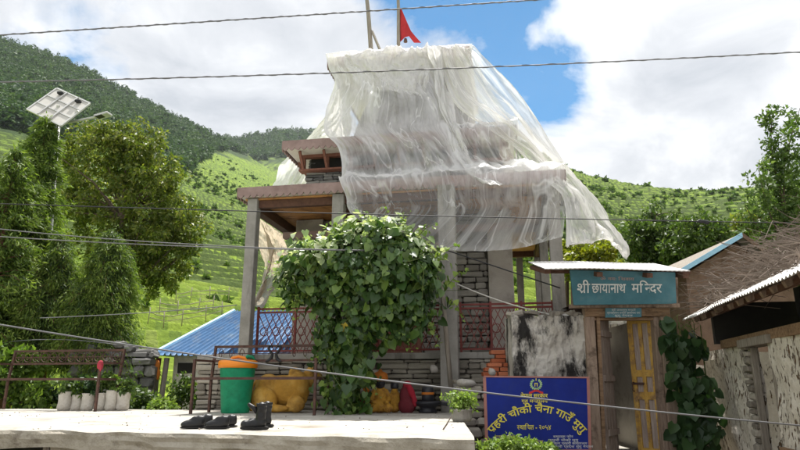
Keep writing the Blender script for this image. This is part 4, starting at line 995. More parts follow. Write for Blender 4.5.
# ------------------------------------------------------------------ benches on the platform
def bench(p, yaw, W, label, ornament):
    root = empty('iron_bench', p, yaw, label=label, cat='bench', group='iron benches on the platform')
    t = .034
    mb = MB(); bk = lambda x, z: Vector((x, .48 + .14 * max(0, z - .45), z))
    def post(pts, nm='leg'):
        m_ = MB()
        for a, b in zip(pts[:-1], pts[1:]): m_.beam(a, b, t, t)
        return m_.build(nm, m_iron, root)
    for x in (0, W): post([Vector((x, 0, 0)), Vector((x, 0, .72))])
    for x in (.0, W): post([bk(x, 0), bk(x, .45), bk(x, .94)])
    m_ = MB(); m_.beam(Vector((t / 2, 0, .48)), Vector((W - t / 2, 0, .48)), t, t)
    for x in (0, W): m_.beam(Vector((x, t / 2, .48)), bk(x, .48) - Vector((0, t / 2, 0)), t, t)
    m_.build('seat_frame', m_iron, root)
    for x in (0, W):
        m_ = MB(); m_.beam(Vector((x, -.02, .735)), bk(x, .735) - Vector((0, .02, 0)), t, .028); m_.build('armrest', m_iron, root)
    m_ = MB()
    m_.beam(bk(-t / 2, .95), bk(W + t / 2, .95), t * 1.1, t * 1.1); m_.beam(bk(t / 2, .74), bk(W - t / 2, .74), t, t); m_.beam(bk(t / 2, .49), bk(W - t / 2, .49), t, t)
    br = m_.build('back_frame', m_iron, root)
    m_ = MB()
    n = int(W / .17)
    for i in range(n):
        c = bk(.1 + i * .17, .845)
        if ornament == 0:
            m_.tube([c + Vector((.07 * math.cos(q), 0, .075 * math.sin(q))) for q in [j * .698 for j in range(10)]], .007, 4)
            m_.tube([c + Vector((.035 * math.cos(q) * q / 6, 0, .05 * math.sin(q) * q / 6)) for q in [j * .8 for j in range(9)]], .007, 4)
            m_.tube([bk(.1 + i * .17 + .085, .74), bk(.1 + i * .17 + .085, .95)], .006, 4)
        elif i < 3 or i > n - 4:
            m_.tube([c + Vector((.045 * math.cos(q) * (1 - q / 9), 0, .08 * math.sin(q) * (1 - q / 14))) for q in [j * .6 for j in range(12)]], .006, 4)
    m_.beam(bk(.03, .845), bk(W - .03, .845), .012, .012)
    m_.build('scrollwork', m_iron, br)
    if ornament == 1:
        m_ = MB(); c = bk(W * .53, .83)
        for sgn in (-1, 1):     # paired swan-neck ornament in the middle of the backrest
            q = [c + Vector((sgn * x, -.01, z)) for x, z in ((.16, -.09), (.11, -.10), (.05, -.07), (.03, .0), (.07, .05), (.10, .09), (.085, .125), (.05, .12), (.04, .09))]
            m_.tube(q, [.012, .026, .03, .02, .018, .016, .018, .014, .006], 8)
        m_.build('swan_ornament', m_blackiron, br, smooth=True)
    return root
bench((onz(190.5, 414, 1.22) - Vector((0, 0, 0))), -R(14), 1.84, 'rusty iron bench in front of the green bin and ochre bull', 1)
b1 = onz(95, 411.6, 1.22); bench((b1.x - 2.1 * math.cos(R(12)), b1.y + 2.1 * math.sin(R(12)), 1.22), -R(12), 2.1, 'rusty iron bench with scrollwork back in front of the row of white sacks', 0)
c = Vector((b1.x, b1.y, 1.22 + .66)); rg_ = blob('rag', [((0, 0, .075), (.035, .035, .03)), ((-.012, -.028, .03), (.03, .016, .065)), ((.018, -.022, .0), (.018, .014, .07)), ((.01, .025, .02), (.025, .015, .07))], m_pinkcloth, None, voxel=.008, sm=2)
rg_.location = c; tag(rg_, 'small pink red rag draped over an iron bench armrest post', 'cloth')
# waste bin
c = onz(235, 413.2, 1.22); root = empty('waste_bin', c, label='tall green plastic waste bin with an orange rim', cat='bin')
mb = MB(); mb.lathe([(.0, 0), (.19, .0), (.2, .02), (.205, .1), (.25, .60), (.252, .63), (.262, .635), (.262, .65), (.24, .65), (.2, .2), (0, .2)], n=32); mb.build('tub', m_bin, root, smooth=True)
mb = MB(); mb.lathe([(.265, .63), (.28, .635), (.285, .70), (.275, .73), (.24, .745), (.235, .72), (.23, .70)], n=32); mb.build('rim', m_binlid, root, smooth=True)
mb = MB(); mb.lathe([(.0, .70), (.235, .70), (.20, .73), (.0, .745)], n=24); ld = mb.build('lid', m_binlid, root, smooth=True)
mb = MB(); mb.tube([(-.12, 0, .735), (-.09, 0, .775), (0, 0, .795), (.09, 0, .775), (.12, 0, .735)], .022, 8); mb.build('handle', m_binlid, ld, smooth=True)
mb = MB(); mb.tube([(.08, .02, .74), (.13, .02, .80), (.2, .03, .79), (.24, .03, .74)], [.02, .03, .025, .01], 8); mb.build('latch', m_bin, ld, smooth=True)

# reclining bull
c = onz(279, 413.0, 1.22) + Vector((0, .25, 0)); bull = empty('bull_statue', c, -R(8), label='ochre painted statue of a reclining bull seen from behind', cat='statue')
rz = rot_xyz
blob('body', [((.0, .04, .33), (.40, .22, .25), rz(0, 3)), ((-.25, .0, .36), (.22, .24, .24)), ((.24, .05, .38), (.19, .20, .26)), ((.16, .07, .60), (.10, .09, .11), rz(0, -20)),
              ((-.24, -.21, .20), (.23, .12, .20), rz(0, 28)), ((-.02, -.27, .07), (.22, .06, .06), rz(0, 0, -6)), ((-.22, .24, .13), (.2, .1, .13)), ((.27, -.16, .13), (.15, .10, .13)), ((.12, -.22, .06), (.18, .055, .05), rz(0, 0, 10)),
              ((.34, .16, .50), (.13, .12, .17), rz(0, 25)), ((.40, .25, .64), (.10, .09, .085), rz(0, 25, 30)), ((.49, .31, .57), (.075, .06, .055), rz(0, 30, 30)), ((.36, .03, .33), (.05, .06, .2))], m_bull, bull, voxel=.014, sm=3)
mb = MB(); mb.tube([(-.43, -.02, .50), (-.48, -.08, .42), (-.48, -.15, .28), (-.45, -.22, .14), (-.40, -.30, .05), (-.3, -.35, .035)], [.03, .026, .022, .022, .03, .012], 8); mb.build('tail', m_bull, bull, smooth=True)
for s_ in (-1, 1):
    mb = MB(); mb.tube([(.38 + .03 * s_, .28 - .04 * s_, .62), (.38 + .07 * s_, .26 - .06 * s_, .69), (.38 + .05 * s_, .26 - .05 * s_, .75)], [.03, .022, .006], 8); mb.build('horn', m_blackstone, bull, smooth=True)
    blob('ear', [((.36 + .06 * s_, .22 - .09 * s_, .66), (.03, .07, .03), rz(0, 0, 20 * s_))], m_bull, bull, voxel=.012, sm=2)

bull.scale = (.93, .95, .93)
# idols at the foot of the temple wall
def at_wall(px, py=413.0): return onz(px, py, 1.22)
c = at_wall(380) ; r_ = empty('idol', c, label='yellow seated idol with an orange headdress and dark face', cat='idol')
blob('body', [((0, 0, .10), (.15, .12, .10)), ((0, .02, .24), (.10, .08, .15)), ((-.11, -.06, .07), (.09, .07, .065)), ((.11, -.06, .07), (.09, .07, .065)), ((-.11, -.01, .25), (.04, .04, .10), rz(0, 18)), ((.11, -.01, .25), (.04, .04, .10), rz(0, -18)), ((-.09, -.08, .15), (.04, .07, .03)), ((.09, -.08, .15), (.04, .07, .03)), ((0, 0, .37), (.05, .05, .06))], m_idolyel, r_, voxel=.012, sm=3)
blob('face', [((0, -.02, .42), (.075, .07, .085)), ((0, -.09, .41), (.016, .022, .025))], m_blackstone, r_, voxel=.01, sm=2)
mb = MB(); mb.lathe([(.07, .44), (.115, .455), (.115, .50), (.10, .55), (.07, .575), (.035, .585), (.02, .61), (0, .62)], n=18); mb.build('headdress', m_idolorange, r_, smooth=True)
c = at_wall(366) + Vector((0, .05, 0)); r_ = empty('idol', c, label='small dark orange idol half hidden beneath the vine leaves', cat='idol')
blob('body', [((0, 0, .08), (.10, .08, .08)), ((0, .01, .18), (.07, .06, .11)), ((-.06, -.03, .2), (.03, .03, .08)), ((.06, -.03, .2), (.03, .03, .08))], m_maroon, r_, voxel=.012, sm=3)
blob('head', [((0, 0, .33), (.05, .05, .06)), ((0, 0, .385), (.035, .035, .035))], m_idolorange, r_, voxel=.01, sm=2)
c = at_wall(394.5) + Vector((0, .1, 0)); r_ = empty('idol', c, label='slim yellow idol with a black crown beside the seated one', cat='idol')
blob('body', [((0, 0, .06), (.09, .08, .06)), ((0, .01, .18), (.06, .055, .14)), ((-.055, -.01, .2), (.025, .03, .1)), ((.06, -.01, .2), (.025, .03, .1)), ((0, 0, .31), (.05, .05, .06))], m_idolyel, r_, voxel=.012, sm=3)
mb = MB(); mb.lathe([(.055, .34), (.06, .36), (.06, .43), (.04, .45), (0, .455)], n=14); mb.build('crown', m_blackstone, r_, smooth=True)
c = at_wall(407); r_ = empty('idol', c, label='idol wrapped in maroon cloth with a bright red scarf', cat='idol')
blob('body', [((0, 0, .10), (.13, .10, .12)), ((-.01, .01, .24), (.10, .08, .15)), ((-.01, 0, .36), (.055, .055, .07))], m_maroon, r_, voxel=.012, sm=3)
blob('scarf', [((.005, -.01, .40), (.065, .065, .055)), ((.06, -.05, .30), (.05, .045, .12), rz(0, -22)), ((.105, -.06, .18), (.04, .04, .10), rz(0, -10))], m_idolred, r_, voxel=.012, sm=3)
c = at_wall(428); r_ = empty('shrine_stone', c, label='black rounded shrine stone on a basin base by the column', cat='shrine')
mb = MB(); mb.lathe([(0, 0), (.13, 0), (.14, .03), (.11, .06), (.13, .09), (.19, .12), (.20, .15), (.17, .17), (.1, .16), (.0, .16)], n=26); mb.build('basin', m_blackstone, r_, smooth=True)
mb = MB(); mb.beam((.12, 0, .14), (.29, 0, .12), .08, .05); mb.build('spout', m_blackstone, r_, bevel=.012)
mb = MB(); mb.lathe([(.09, .15), (.088, .22), (.09, .30), (.08, .36), (.05, .395), (0, .41)], n=20); mb.build('pillar', m_blackstone, r_, smooth=True)
mb = MB(); mb.lathe([(.0915, .255), (.093, .26), (.093, .285), (.0915, .29)], n=20); mb.build('band', m_idolorange, r_, smooth=True)

# footwear near the platform edge
def shoe(px, py, yaw, label):
    c = onz(px, py, 1.224); r_ = empty('shoe', c, R(yaw), label=label, cat='shoe')
    r_.scale = (.80, .86, .9); blob('upper', [((0, 0, .045), (.135, .046, .045)), ((.075, 0, .04), (.065, .046, .036)), ((-.07, 0, .07), (.065, .044, .06)), ((-.01, 0, .085), (.06, .03, .035), rz(0, 20)), ((-.105, 0, .095), (.025, .03, .03))], m_leather, r_, voxel=.009, sm=3)
    mb = MB(); mb.lathe([(0, 0), (.9, 0), (1, .004), (1, .014), (.95, .018), (0, .018)], n=24, sx=.142, sy=.052); mb.build('sole', m_rubber, r_)
    mb = MB(); mb.tube([(-.02, -.015, .118), (.01, .018, .108), (.02, -.018, .100), (.045, .016, .088)], .004, 4); mb.build('laces', m_cabledark, r_)
shoe(193, 428.5, 196, 'black leather shoe at the left end of the row on the platform edge')
shoe(201, 426.5, 200, 'black shoe tucked against the inner side of the leftmost shoe')
shoe(217, 428.8, 188, 'black leather shoe between the leftmost pair and the boot')
shoe(225, 427.2, 196, 'black shoe lying nearest the boot toe')
def boot(px, py, yaw, label, flap):
    c = onz(px, py, 1.224); r_ = empty('boot', c, R(yaw), label=label, cat='boot')
    r_.scale = (.8, .86, .95); blob('upper', [((.06, 0, .045), (.12, .048, .045)), ((.13, 0, .045), (.06, .05, .042)), ((-.03, 0, .06), (.07, .045, .06)), ((-.035, 0, .13), (.058, .048, .10)), ((-.04, 0, .19), (.06, .055, .06))], m_leather, r_, voxel=.01, sm=2)
    mb = MB(); mb.lathe([(.058, .2), (.064, .235), (.06, .236), (.05, .21), (0, .19)], c=(-.04, 0, 0), n=18, sy=.9); mb.build('collar', m_leather, r_, smooth=True)
    mb = MB(); mb.lathe([(0, 0), (.9, 0), (1, .005), (1, .02), (.95, .024), (0, .024)], c=(.03, 0, 0), n=24, sx=.16, sy=.055); mb.box((-.06, 0, .012), (.1, .09, .03)); mb.build('sole', m_rubber, r_)
    if flap:
        mb = MB(); mb.tube([(.01, 0, .16), (.06, 0, .20), (.105, 0, .225), (.12, 0, .23)], [.03, .024, .018, .006], 8); mb.build('tongue', m_leather, r_, smooth=True)
boot(257, 429.5, 180, 'black leather boot with its tongue flopping forward at the right end of the row', True)
boot(263, 427.0, 178, 'second black boot standing behind the boot with the loose tongue', False)
# twig on the slab, end post and pot
c = onz(443, 431, 1.22); mb = MB(); mb.tube([c + Vector((0, 0, .01)), c + Vector((.03, 0, .05)), c + Vector((.075, .02, .12))], [.008, .007, .004], 6); tag(mb.build('stick', m_twig, origin=c), 'short dry stick standing on the platform near its right end', 'stick')
def potted(c, pr, ph, pm, label, lmat, leafr, nl, L, name='flower_pot', group=None, lathe=None, stems=5):
    r_ = empty(name, c, label=label, cat='planter', group=group)
    mb = MB(); mb.lathe(lathe or [(0, 0), (pr * .85, 0), (pr, ph * .3), (pr, ph * .85), (pr * 1.06, ph * .9), (pr * 1.06, ph), (pr * .9, ph), (pr * .85, ph * .85), (0, ph * .85)], n=20, wob=.12 if lathe else 0.03); mb.build('pot' if not lathe else 'sack', pm, r_, smooth=True)
    mb = MB(); mb.lathe([(0, ph * .80), (pr * .9, ph * .80), (pr * .8, ph * .9), (0, ph * .93)], n=14); mb.build('soil', m_soil, r_)
    cs = [(rnd.gauss(0, leafr[0] * .45), rnd.gauss(0, leafr[0] * .45), ph + abs(rnd.gauss(leafr[1] * .5, leafr[1] * .33))) for _ in range(nl)]
    v, f = clump_leaves(cs, [leafr[0] * .35] * nl, 8, L, L * .5, up=.4)
    pl = quads_obj('foliage', v, f, lmat, r_)
    mb = MB()
    for q in cs[:stems]: mb.tube([(q[0] * .2, q[1] * .2, ph * .9), (q[0] * .7, q[1] * .7, (q[2] + ph) * .5), q], [.008, .006, .003], 5)
    mb.build('stem', m_stem, pl)
potted(onz(462, 421.5, 1.22), .115, .13, m_conc, 'round grey concrete pot of yellow green flowers at the platform end', m_lf_weed, (.15, .17), 70, .05)
sk = lambda r, h: [(0, 0), (r * .9, 0), (r * 1.05, h * .15), (r * .98, h * .5), (r * 1.02, h * .8), (r * 1.0, h * .95), (r * 1.08, h), (r * .98, h * 1.01), (r * .9, h * .85), (0, h * .85)]
sacks = [(59.8, 'leftmost white sack planter with a leafy green plant behind the bench'), (71, 'short white sack planter second from the left end of the row'), (83, 'white sack planter with a tall plant third from the left'), (95, 'white sack planter half hidden by the bench front post'),
         (107, 'white sack planter between the bench front post and its back post'), (117.5, 'white sack planter at the right end of the row')]
for i, (px, lab) in enumerate(sacks):
    h = rnd.uniform(.26, .31) * (.86 if i == 1 else 1); r = rnd.uniform(.088, .105)
    potted(onz(px, 410.8, 1.22) + Vector((0, .12 + .05 * (i % 2), 0)), r, h, m_sack, lab, [m_lf_mid, m_lf_bright, m_lf_ivy, m_lf_mid, m_lf_bright, m_lf_mid][i], (.16, .30 if i in (2, 3) else .2), 26 if i != 4 else 8, .09, name='sack_planter', group='white sack planters behind the bench', lathe=sk(r, h))
# ------------------------------------------------------------------ wall, sign, gate
def Wz(px, py, D): return at(px, py, D)
GD = 8.5
x0 = at(515, 400, GD).x; x1 = at(590, 400, GD).x
base = Vector(((x0 + x1) / 2, GD, .5)); root = empty('compound_wall', base, label='whitewashed stone compound wall blackened by mould left of the gate', cat='wall')
mb = MB(); P = []
for z in np.linspace(.5, 2.52, 44):
    P.append([Vector((x0 + (x1 - x0) * i / 40, GD - .05 * noise.fractal(Vector((x0 + i * .09, z * 3.5, 1)), .8, 2, 5) - .05 * max(0, noise.noise(Vector((i * .35, z * 5, 2)))), z + (.04 * noise.noise(Vector((i * .3, 0, 0))) if z > 2.45 else 0))) for i in range(41)])
P.append([q + Vector((0, .2, .03)) for q in P[-1]]); P.append([q + Vector((0, .3, -2)) for q in P[-1]])
mb.grid(P); mb.grid([[p[0] for p in P[:-2]], [p[0] + Vector((-.01, .5, 0)) for p in P[:-2]]]); mb.build('wall', m_mould, root, origin=base)
mb = MB()
for i in range(16):
    x = x0 + (x1 - x0) * rnd.random(); mb.box((x, GD + .1 + .15 * rnd.random(), 2.53 + rnd.uniform(0, .05)), (rnd.uniform(.08, .22), .2, rnd.uniform(.04, .09)), rot=rz(0, rnd.uniform(-9, 9), rnd.uniform(-20, 20)), bev=.02, jit=.01)
mb.build('coping_stones', m_stone, root, origin=base)
# low dry stone wall behind the sign and platform end
base = at(480, 420, 8.0); base.z = .55; root = empty('dry_stone_wall', base, label='low dry stone wall between the flower pot and the blue sign', cat='wall')
mb = MB(); xa, xb = at(457, 400, 8.6).x, at(520, 400, 8.6).x
stone_wall(mb, xa, xb, .5, 1.66, y=8.6, dep=.25, rows=(.07, .15), wid=(.15, .4), proud=.05, top_jit=.03, bev=.03); mb.build('stones', m_stone, root, origin=base)
mb = MB(); mb.box(((xa + xb) / 2, 8.78, 1.05), (xb - xa - .1, .15, 1.1)); mb.build('core', m_mortar, root, origin=base)
c = onz(475, 414, 1.22); mb = MB(); mb.box((c.x + .02, c.y - .1, .93), (.11, .3, .52), bev=.03, jit=.012); tag(mb.build('stone_block', m_stone, origin=(c.x, c.y, .67)), 'rough upright stone block at the right corner of the platform', 'stone')
for px, py, D, s_, lab in ((466, 383, 8.55, (.26, .2, .10), 'rounded pale stone on top of the low wall by the pot'), (434, 369, 9.62, (.13, .1, .12), 'white stone lodged in the temple wall left of the column'), (492, 372, 8.55, (.1, .1, .1), 'small pale stone on the wall top above the sign')):
    c = at(px, py, D); o_ = blob('stone', [((-s_[0] * .2, 0, .012), (s_[0] * .3, s_[1] * .45, s_[2] * .45)), ((0, 0, 0), (s_[0] / 2, s_[1] / 2, s_[2] / 2)), ((s_[0] * .15, 0, -.01), (s_[0] * .38, s_[1] * .4, s_[2] * .4))], m_stone2, None, voxel=.012, sm=3, origin=(0, 0, 0)); o_.location = c; tag(o_, lab, 'stone')
# brick stacks
def bricks(px0, px1, py0, py1, D, label, dy=0):
    a = at(px0, py1, D); b = at(px1, py0, D); base = Vector(((a.x + b.x) / 2, D, a.z)); root = empty('brick_stack', base, label=label, cat='bricks')
    mb = MB(); z = a.z; h = .062
    while z < b.z - .02:
        x = a.x - rnd.uniform(0, .1)
        while x < b.x - .04:
            w_ = min(.21, b.x - x); mb.box((x + w_ / 2, D + .08 + rnd.uniform(-.012, .012), z + h / 2), (w_ - .012, .11 * 2, h - .008), bev=.005, jit=.003, rot=rz(0, 0, rnd.uniform(-2, 2))); x += .215
        z += h
    mb.build('bricks', m_brick, root, origin=base)
bricks(490, 524, 362, 390, 8.95, 'wide lower stack of red bricks behind the blue sign'); bricks(497, 524, 350, 363, 9.2, 'upper step of red bricks below the railing')
# blue police sign
SD = 7.75
ctr = Vector((at(536, 412, SD).x, SD, 1.3)); sign = empty('sign_board', (ctr.x, ctr.y, .75), label='royal blue board with yellow lettering in an arc and an emblem', cat='sign')
def sp_(px, py): return at(484.5 + (px - 484.5), py, SD) + Vector((0, -.004, 0))
SO = (ctr.x, ctr.y, .75)
tl, tr_, bl, br_ = at(484.5, 376.5, SD), at(588, 377.5, SD), at(487, 450, SD), at(590, 450, SD)
mb = MB(); th = Vector((0, .03, 0)); mb.hexa([bl, br_, br_ + th, bl + th, tl, tr_, tr_ + th, tl + th]); mb.build('panel', m_blue, sign, origin=SO)
mb = MB(); fr = .018
for a, b in ((tl, tr_), (tr_, br_), (bl, br_), (tl, bl)): 
    e = (b - a).normalized() * (.009 if abs((b - a).z) < .2 else -.0095); mb.beam(a - e + Vector((0, .006, 0)), b + e + Vector((0, .006, 0)), .034, fr, up=(0, 1, 0) if False else (0, 0, 1))
mb.build('border', m_signframe, sign, origin=SO)
for px in (499, 575):
    mb = MB(); q = at(px, 420, SD + .06); mb.tube([(q.x, q.y, .6), (q.x, q.y, 1.7)], .022, 8); mb.build('leg', m_iron, sign, origin=SO)
arc = (57.0, (536.8, 469.0), -R(51.5), R(51.5))
lettering('arc_lettering', [('ra', 'प'), 'हरी', ' ', 'चौकी', ' ', 'चैना', ' ', 'गाउँ', ' ', 'मुगु'], sp_, m_signyel, sign, 0, 0, 10.8, bold=.016, origin=SO, polar=arc)
lettering('lettering', ['नेपाल', ' ', 'सरकार'], sp_, m_signyel, sign, 534, 397.5, 5.6, bold=.02, width=27, origin=SO)
lettering('lettering', ['गृह', ' ', 'म', ('half', 'न'), ('ra', 'त'), 'ालय'], sp_, m_signyel, sign, 534.5, 402.6, 4.6, bold=.012, width=26, origin=SO)
lettering('lettering', [('half', 'स'), 'था', 'ि', 'पत', ' - ', '२०५४'], sp_, m_signyel, sign, 534, 429.5, 6.8, bold=.012, width=34, origin=SO)
small = ['सम्पर्क', ' ', 'नं', ' ', '९८५']
for (cx, by, wd, segs) in ((505, 437.5, 20, ['सामुदायिक', ' ', 'प्रहरी']), (519, 442.3, 48, ['शान्ति', ' ', 'सुरक्षा', ' ', 'सेवा', ' ', 'नै', ' ', 'हाम्रो', ' ', 'कर्तव्य']), (516, 446.6, 42, ['जनताको', ' ', 'सेवा', ' ', 'हाम्रो', ' ', 'काम']),
                           (563, 437.6, 20, ['सम्पर्क', ' ', 'फोन']), (563, 441.2, 30, ['प्रहरी', ' ', 'चौकी', ' ', 'मुगु']), (568, 444.4, 38, ['जिल्ला', ' ', 'प्रहरी', ' ', 'कार्यालय']), (570, 447.6, 46, ['कर्णाली', ' ', 'प्रदेश', ' ', 'मुगु', ' ', 'नेपाल'])):
    lettering('small_lettering', segs, sp_, m_signwhite if cx > 540 else m_signyel, sign, cx, by, 3.2, bold=.0, width=wd, origin=SO)
mb = MB(); c0 = (536, 384.3)
for k in range(15):
    a = R(-60 + k * 300 / 14 + 0); 
    for rr, dx in ((4.6, .5), (5.5, -.4)):
        q = sp_(c0[0] + rr * math.cos(a + R(90) - R(0)) * -1 if False else c0[0] + rr * math.sin(R(210) + (a + R(60)) * 0 + R(-150 + k * 300 / 14 + 150 - 30)), c0[1] - rr * math.cos(R(180 + 30 + k * 300 / 14))) if False else sp_(c0[0] + rr * math.sin(R(35 + k * 290 / 14)), c0[1] - rr * .95 * math.cos(R(35 + k * 290 / 14)))
        t_ = R(35 + k * 290 / 14) + .8
        d1 = Vector((math.cos(t_), 0, -math.sin(t_))) * .016; d2 = Vector((math.sin(t_), 0, math.cos(t_))) * .007
        mb.add([q - d1, q - d2, q + d1, q + d2], [(0, 1, 2, 3)])
mb.build('emblem_wreath', m_signgreen, sign, origin=SO)
mb = MB(); 
for (x, y, w_, h_) in ((536, 379.6, .8, 2.4), (536, 383.4, 3.4, .9), (534.8, 385.3, .8, 2.6), (537.2, 385.3, .8, 2.6)):
    mb.add([sp_(x - w_ / 2, y + h_ / 2), sp_(x + w_ / 2, y + h_ / 2), sp_(x + w_ / 2, y - h_ / 2), sp_(x - w_ / 2, y - h_ / 2)], [(0, 1, 2, 3)])
mb.build('emblem_figure', m_signyel, sign, origin=SO)
mb = MB(); top = [sp_(529 + i, 390.6 + 1.2 * math.cos(i / 14 * 6.28)) for i in range(15)]; bot = [sp_(529 + i, 392.8 + 1.2 * math.cos(i / 14 * 6.28)) for i in range(15)]; mb.grid([bot, top]); mb.build('emblem_ribbon', m_signred, sign, origin=SO)

# gate
def gx(px, D=GD): return at(px, 380, D).x
gate = empty('temple_gate', (at(632, 400, GD).x, GD, .65), label='old timber gateway with tin roof and teal painted header', cat='gate'); GO = tuple(gate.location)
def gpost(p, w_, name='post', mat=None):
    mb = MB()
    for a, b in zip(p[:-1], p[1:]): mb.beam(a, b, w_, .14)
    return mb.build(name, mat or m_wood, gate, origin=GO, bevel=.008)
gpost([at(587.5, 304, GD), at(596.5, 460, GD)], .13); gpost([at(662, 304, GD), at(675, 460, GD)], .15)
gpost([at(596.5, 313, GD + .03), at(603.2, 460, GD + .03)], .05, 'jamb', m_woodx); gpost([at(653.5, 313, GD + .03), at(665.5, 460, GD + .03)], .07, 'jamb', m_wood)
mb = MB(); mb.beam(at(584, 312.5, GD - .03), at(668, 312, GD - .03), .12, .125); mb.build('lintel', m_woodx, gate, origin=GO, bevel=.008)
mb = MB(); mb.beam(at(583, 319.5, GD + .02), at(665, 319, GD + .02), .1, .035); mb.build('head_rail', m_woodx, gate, origin=GO)
mb = MB(); mb.beam(at(570, 306.3, GD - .12), at(678, 306, GD - .12), .12, .05); mb.build('sill_beam', m_wood, gate, origin=GO)
for px in (575, 673):
    mb = MB(); mb.beam(at(px, 268, GD), at(px, 308, GD), .1, .08); mb.build('stud', m_wood, gate, origin=GO)
# tin roof of the gate, sloping to the front
ra, rb = at(545, 268.5, 7.75), at(690, 269.5, 7.85)
mb = MB(); P = []
for i in range(121):
    k = i / 120; q = ra.lerp(rb, k); w_ = .0022 * math.sin(i * 1.6) + .012 * math.sin(k * 5)
    back = q + Vector((.03, 1.15, .315)); P.append([q + Vector((0, 0, w_)), q.lerp(back, .5) + Vector((0, 0, w_ * 1.2)), back + Vector((0, 0, w_))])
mb.grid(P); mb.grid([[p + Vector((0, .004, -.012)) for p in r] for r in P][::-1]); mb.grid([[P[i][0] for i in range(121)], [P[i][0] + Vector((0, .004, -.012)) for i in range(121)]])
mb.build('tin_roof', m_tin, gate, origin=GO, smooth=True)
for px, py in ((548, 270), (600, 273), (650, 274), (686, 274.5)):
    a = at(px, py + 1.5, 7.85); mb = MB(); mb.beam(a, a + Vector((.03, 1.05, .25)), .07, .06); mb.build('rafter', m_beam, gate, origin=GO)
mb = MB(); mb.beam(at(546, 271.5, 8.1), at(690, 272.5, 8.15), .06, .04); mb.build('purlin', m_beam, gate, origin=GO)
# header board
hb = [at(574, 305, 8.2), at(676.5, 303.5, 8.2), at(676, 272, 7.98), at(570, 270, 7.98)]
_n = (hb[1] - hb[0]).cross(hb[3] - hb[0]).normalized(); hb[2] = hb[2] - Vector((0, 1, 0)) * ((hb[2] - hb[0]).dot(_n) / _n.y)
def hp(px, py):
    t = (py - 270) / 34.0; s_ = (px - (570 + 4 * t)) / (106 - 3.5 * t)
    a = hb[3].lerp(hb[2], s_); b = hb[0].lerp(hb[1], s_); p = a.lerp(b, t); return Vector((p.x, p.y - (p - hb[0]).dot(_n) / _n.y - .012, p.z))
mb = MB(); th = Vector((0, .035, .0)); mb.hexa([hb[0], hb[1], hb[1] + th, hb[0] + th, hb[3], hb[2], hb[2] + th, hb[3] + th]); hbd = mb.build('header_board', m_teal, gate, origin=GO)
lettering('lettering', [('ra', 'श'), 'ी'], hp, m_signwhite, hbd, 583, 292.2, 14, bold=.011, width=13, origin=GO)
lettering('lettering', ['छायानाथ'], hp, m_signwhite, hbd, 608.5, 292.2, 14, bold=.011, width=34, origin=GO)
lettering('lettering', ['म', 'ि', ('half', 'न'), 'दर'], hp, m_signwhite, hbd, 646.5, 292.0, 14, bold=.011, width=30, origin=GO)
lettering('lettering', ['ॐ', ' ', 'नमः', ' ', 'ि', 'शवाय'], hp, m_signpink, hbd, 617, 279.6, 4.4, bold=.012, width=34, origin=GO)
pa = [at(605.5, 317.5, GD - .12), at(641.5, 317.0, GD - .12), at(641.5, 307.8, GD - .13), at(605.5, 307.8, GD - .13)]
mb = MB(); th = Vector((0, .02, 0)); mb.hexa([pa[0], pa[1], pa[1] + th, pa[0] + th, pa[3], pa[2], pa[2] + th, pa[3] + th]); plq = mb.build('plaque', m_teal, gate, origin=GO)
for by, segs, wd in ((310.9, ['श्री', ' ', 'छायानाथ', ' ', 'मन्दिर'], 24), (313.8, ['व्यवस्थापन', ' ', 'समिति', ' ', 'छायानाथ', ' ', 'रारा'], 33), (316.5, ['मुगु', ' ', 'नेपाल'], 18)):
    lettering('lettering', segs, lambda x, y: at(x, y, GD - .134), m_signwhite, plq, 623.5, by, 2.8, bold=.0, width=wd, origin=GO)
# the open leaf, hinged on the right jamb
hx = Vector((at(657.5, 380, GD + .1).x, GD + .08, .70)); leaf = MB()
def lf(name, x0_, x1_, z0_, z1_, mat, y=0.0, th_=.035, parent=None):
    m_ = MB(); m_.box(((x0_ + x1_) / 2, y, (z0_ + z1_) / 2), (abs(x1_ - x0_), th_, z1_ - z0_)); o_ = m_.build(name, mat, parent or gate, bevel=.004)
    return o_
LW = .37; ang = -R(50)
H = 1.83
fr_ = MB()
for (a0, a1, z0_, z1_) in ((-.07, 0, 0, H), (-LW, -LW + .07, 0, H), (-LW + .07, -.07, H - .09, H), (-LW + .07, -.07, .72, .82), (-LW + .07, -.07, 1.02, 1.11), (-LW + .07, -.07, 0, .1)):
    fr_.box(((a0 + a1) / 2, 0, (z0_ + z1_) / 2), (a1 - a0, .04, z1_ - z0_))
for (z0_, z1_) in ((1.11, H - .09), (.1, .72), (.82, 1.02)): fr_.box((-LW / 2, -.002, (z0_ + z1_) / 2), (.05, .036, z1_ - z0_))
dl = fr_.build('door_leaf', m_yellow, gate); dl.location = hx - Vector(GO); dl.rotation_euler = (0, 0, ang)
for (a0, a1) in ((-LW + .07, -LW / 2 - .025), (-LW / 2 + .025, -.07)):
    for (z0_, z1_) in ((1.11, H - .09), (.1, .72), (.82, 1.02)): lf('door_panel', a0, a1, z0_, z1_, m_doorwood, .008, .018, dl)
m_ = MB(); m_.tube([(-LW + .03, -.03, .95), (-LW + .03, -.07, .94), (-LW + .03, -.07, .84), (-LW + .03, -.03, .83)], .008, 6); m_.box((-LW + .1, -.028, .93), (.16, .012, .03)); m_.build('handle', m_iron, dl)
# left leaf folded right back along the passage
hx2 = Vector((at(602.5, 380, GD + .1).x, GD + .1, .70)); fr_ = MB()
for i in range(4): fr_.box((.06 + i * .125, 0, H / 2), (.118, .035, H), jit=.004)
for z_ in (.3, 1.0, 1.6): fr_.box((.25, -.03, z_), (.48, .025, .08))
d2 = fr_.build('door_leaf', m_doorwood, gate); d2.location = hx2 - Vector(GO); d2.rotation_euler = (0, 0, R(57))
